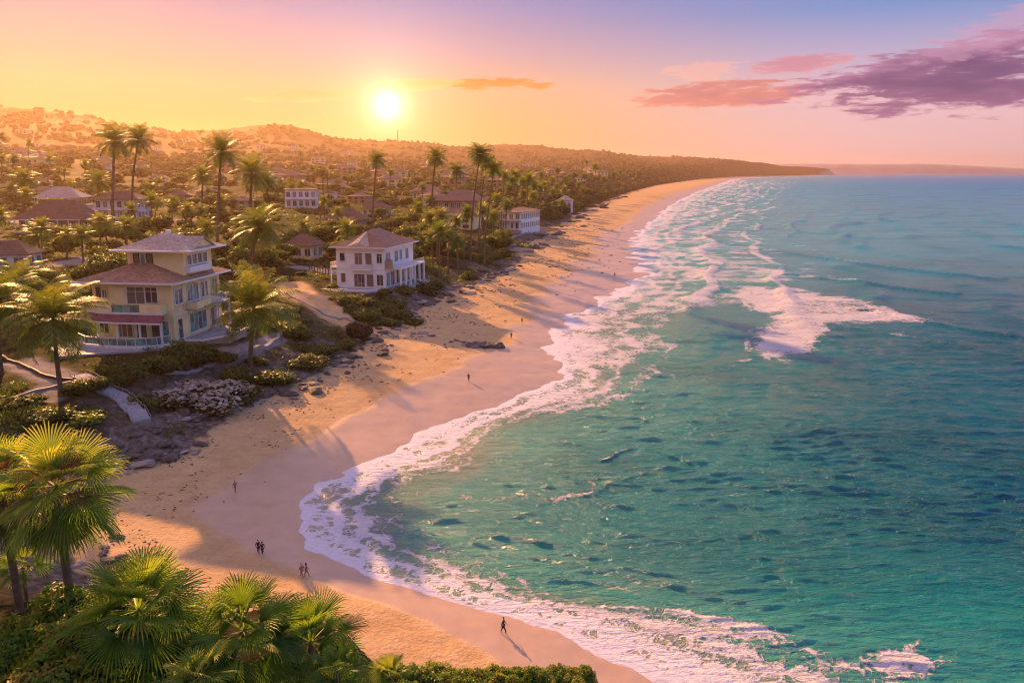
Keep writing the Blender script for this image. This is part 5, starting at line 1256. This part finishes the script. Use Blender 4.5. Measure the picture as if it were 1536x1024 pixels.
ribbon('sea_wall', [(655, 372), (700, 372), (750, 362), (785, 352), (830, 352)], 1.0, 1.6, 'slate', 'long thin wall below the leaning palms and the long white building', 'wall', .7, 30)
def pole(px, py, top, label, arms=2):
    X, Y, Z_ = at(px, py); h = (py-top)/FPX*Y; t_ = thing('utility_pole', label, 'pole', (X, Y, Z_))
    MB().tube([(0, 0, -1), (0, 0, h)], [.3, .2], 8).build('post', M['dark'], t_)
    for j in range(arms): MB().box(-2.2, 2.2, .22, .45, h-1.2-j*1.6, h-.95-j*1.6).build('crossarm', M['dark'], t_)
pole(494, 330, 262, 'wooden utility pole with crossarms behind the flat roofed white villa'); pole(487, 328, 270, 'slightly shorter utility pole left of the other one')
X, Y, Z_ = at(597, 217); t_ = thing('radio_mast', 'thin radio mast on the far ridge just below the sun', 'mast', (X, Y, Z_)); h = 20/FPX*Y
b = MB(); 
for dx, dy in ((-1, -1), (1, -1), (0, 1)): b.tube([(dx*3, dy*3, -6), (dx*.6, dy*.6, h)], [1.3, .7], 5)
b.build('lattice', M['metal'], t_)
b = MB()
for j in range(6): b.box(-3, 3, -3, 3, h*(j+.5)/6, h*(j+.5)/6+1)
b.build('platforms', M['metal'], t_)

fn = thing('garden_fence', 'low dark timber fence left of the white villa', 'fence', (0, 0, 0))
A_, B_ = Vector(at(464, 404)), Vector(at(497, 414))
for j in range(9):
    p = A_.lerp(B_, j/8); p.z = Z1(p.x, p.y); MB().box(p.x-.12, p.x+.12, p.y-.12, p.y+.12, p.z-.6, p.z+2.0).build('post', M['dark'], fn)
for zz in (.7, 1.3, 1.85):
    MB().tube([Vector((p.x, p.y, Z1(p.x, p.y)+zz)) for p in (A_.lerp(B_, j/8) for j in range(9))], .07, 6).build('rail', M['dark'], fn)
# ------------------------------------------------------------------ people
SK = mat_plain('skin', (.42,.22,.14), .6, .05); HAIR = mat_plain('hair', (.035,.02,.012), .7, .1)
CL = dict(navy=(.03,.035,.07), rust=(.32,.09,.04), black=(.02,.02,.025), white=(.55,.5,.46), tan=(.35,.22,.13), blue=(.08,.12,.22), red=(.5,.08,.04))
CM = {k: mat_plain(k+'_cloth', v, .85, .12, 4) for k, v in CL.items()}
def skin_mesh(name, V, E, Rr, mat, parent, root=0, sub=1):
    me = bpy.data.meshes.new(name); me.from_pydata([tuple(v) for v in V], E, []); me.update()
    o = bpy.data.objects.new(name, me); C.objects.link(o); sk = o.modifiers.new('skin', 'SKIN'); sk.use_smooth_shade = True
    if not me.skin_vertices: 
        bpy.context.view_layer.objects.active = o; me.attributes
    for j, r_ in enumerate(Rr):
        q = me.skin_vertices[0].data[j]; q.radius = r_ if isinstance(r_, tuple) else (r_, r_); q.use_root = j == root
    if sub: s_ = o.modifiers.new('sub', 'SUBSURF'); s_.levels = sub; s_.render_levels = sub
    me.materials.append(mat); o.parent = parent; return o
def person(px, py, label, top, bottom, rz, h=1.7, stride=.28, hair='short', skirt=False, arm=.2, foot=None, group=None):
    X, Y, Z_ = at(px, py) if foot is None else foot
    t_ = thing('person', label, 'person', (X, Y, Z_), rz, group, h/1.72)
    hp = .92; sh = 1.42; a = stride
    J = [(0,0,hp), (0,0,1.10), (0,.01,1.30), (0,.01,1.46), (0,.03,1.55), (0,.035,1.63), (0,.03,1.70)]
    Rr = [(.15,.11), (.125,.095), (.16,.105), (.055,.055), (.062,.07), (.078,.095), (.055,.07)]
    E = [(0,1), (1,2), (2,3), (3,4), (4,5), (5,6)]
    def add(p, r_, par): J.append(p); Rr.append(r_); E.append((par, len(J)-1)); return len(J)-1
    legs = []; arms = []
    for sg in (-1, 1):
        f = a*sg; kn = (.10*sg, f*.55+.05, .50); an = (.10*sg, f-.03*(1 if sg > 0 else -1), .09 if sg > 0 else .12)
        h_ = add((.095*sg, 0, .86), .092, 0); k_ = add(kn, .058, h_); n_ = add(an, .038, k_); t2 = add((.105*sg, an[1]+.13, .035), (.042, .028), n_); legs.append(((.095*sg, 0, .86), kn, an))
        s_ = add((.19*sg, 0, sh), .055, 2); sw = -f*arm/.28; e_ = add((.25*sg, sw*.35-.02, 1.15), .042, s_); w_ = add((.26*sg, sw+.07, .92), .027, e_); arms.append(((.19*sg, 0, sh), (.25*sg, sw*.35-.02, 1.15), (.26*sg, sw+.07, .92)))
        pm = add((.26*sg, sw+.09, .85), (.036, .02), w_)
        for q, (dy, ln) in enumerate(((-.027, .07), (-.009, .085), (.010, .078), (.027, .06))):
            m1 = add((.262*sg, sw+.095+dy, .80), .0085, pm); add((.256*sg, sw+.105+dy, .80-ln), .007, m1)
        th = add((.24*sg, sw+.13, .845), .010, pm); add((.235*sg, sw+.15, .80), .0085, th)
    body = skin_mesh('body', J, E, Rr, SK, t_)
    b = MB()                                      # face: nose, ears, eyes, mouth
    b.add([(-.014,.118,1.625), (.014,.118,1.625), (0,.145,1.63), (0,.112,1.67)], [(0,1,2), (0,2,3), (1,3,2)])
    for sg in (-1, 1): b.box(.078*sg-.008, .078*sg+.008, .02, .05, 1.62, 1.67)
    b.build('nose_and_ears', SK, t_)
    eb = MB()
    for sg in (-1, 1): eb.box(.03*sg-.012, .03*sg+.012, .112, .122, 1.655, 1.667)
    eb.box(-.022, .022, .112, .119, 1.595, 1.602); eb.build('eyes_and_mouth', HAIR, t_)
    V = [(0,-.02,1.66), (0,.0,1.71), (0,.04,1.735)]; r2 = [(.09,.085), (.09,.1), (.06,.07)]; E2 = [(0,1), (1,2)]
    if hair == 'long': V += [(0,-.07,1.58), (0,-.085,1.44)]; r2 += [(.08,.045), (.06,.03)]; E2 += [(0,3), (3,4)]
    skin_mesh('hair', V, E2, r2, HAIR, t_)
    V = [(0,0,.93), (0,0,1.12), (0,.01,1.30), (0,.01,1.43)]; r3 = [(.165,.125), (.14,.11), (.178,.12), (.08,.075)]; E3 = [(0,1), (1,2), (2,3)]
    for s_, e_, w_ in arms:
        V.append(s_); r3.append(.068); E3.append((2, len(V)-1)); V.append(e_); r3.append(.055); E3.append((len(V)-2, len(V)-1))
        V.append(tuple(e_[q]+(w_[q]-e_[q])*.55 for q in range(3))); r3.append(.044); E3.append((len(V)-2, len(V)-1))
    skin_mesh('jacket' if not skirt else 'top', V, E3, r3, CM[top], t_)
    if skirt: skin_mesh('skirt', [(0,0,.96), (0,.0,.75), (0,.02,.48)], [(0,1), (1,2)], [(.15,.12), (.2,.17), (.25,.22)], CM[bottom], t_)
    else:
        V = [(0,0,.95)]; r4 = [(.165,.125)]; E4 = []
        for h_, kn, an in legs:
            V.append(h_); r4.append(.108); E4.append((0, len(V)-1)); V.append(kn); r4.append(.072); E4.append((len(V)-2, len(V)-1))
            V.append((an[0], an[1], an[2]+.04)); r4.append(.055); E4.append((len(V)-2, len(V)-1))
        skin_mesh('trousers', V, E4, r4, CM[bottom], t_)
    return t_
person(388, 830, 'person in dark clothes walking, left one of the upper pair on the wet sand', 'black', 'navy', R(-150), 1.62, .24)
person(394, 831, 'shorter person in dark blue walking, right one of the upper pair on the wet sand', 'navy', 'black', R(-145), 1.5, .2, 'long')
person(453, 866, 'person in rust brown jacket leaning into the walk, left one of the lower pair', 'rust', 'tan', R(60), 1.6, .32)
person(460, 865, 'person in dark blue top walking beside a rust jacket, right one of the lower pair', 'blue', 'tan', R(-70), 1.58, .3, 'long')
person(755, 950, 'lone walker in a dark jacket nearest the waterline at the bottom', 'navy', 'black', R(-100), 1.68, .3)
person(703, 572, 'lone figure in dark clothes standing on the wet sand in the middle of the beach', 'black', 'black', R(20), 1.7, .1)
person(767, 508, 'dark figure standing at the wet sand beyond the dark rocks', 'black', 'navy', R(0), 1.7, .12)
person(449, 588, 'small figure in red on the shaded sand below the bluff', 'red', 'tan', R(40), 1.6, .2)
person(353, 738, 'figure in tan clothes walking on the sand right of the rock pile', 'tan', 'tan', R(-120), 1.6, .25)
person(783, 485, 'tiny figure on the bright sand farther up the beach', 'rust', 'black', R(30), 1.65, .2)
person(922, 415, 'distant dark figure on the wet sand by the surf', 'navy', 'black', R(10), 1.7, .2)

finish_labels()
# ------------------------------------------------------------------ haze
def haze():
    m, t, out = new_mat('haze_air'); m.node_tree.nodes.clear()
    out = t.node('ShaderNodeOutputMaterial'); v = t.node('ShaderNodeVolumePrincipled')
    v.inputs['Color'].default_value = (1, .68, .46, 1); v.inputs['Density'].default_value = 5.6e-5; v.inputs['Anisotropy'].default_value = .62
    t.l.new(v.outputs[0], out.inputs['Volume'])
    V = [(x, y, z) for x in (-14500, 16500) for y in (-120, 17500) for z in (-9, 300)]
    F = [(0,1,3,2), (4,6,7,5), (0,4,5,1), (2,3,7,6), (0,2,6,4), (1,5,7,3)]
    o = mesh_np('haze', V, F, m, False); o['kind'] = 'stuff'
haze()
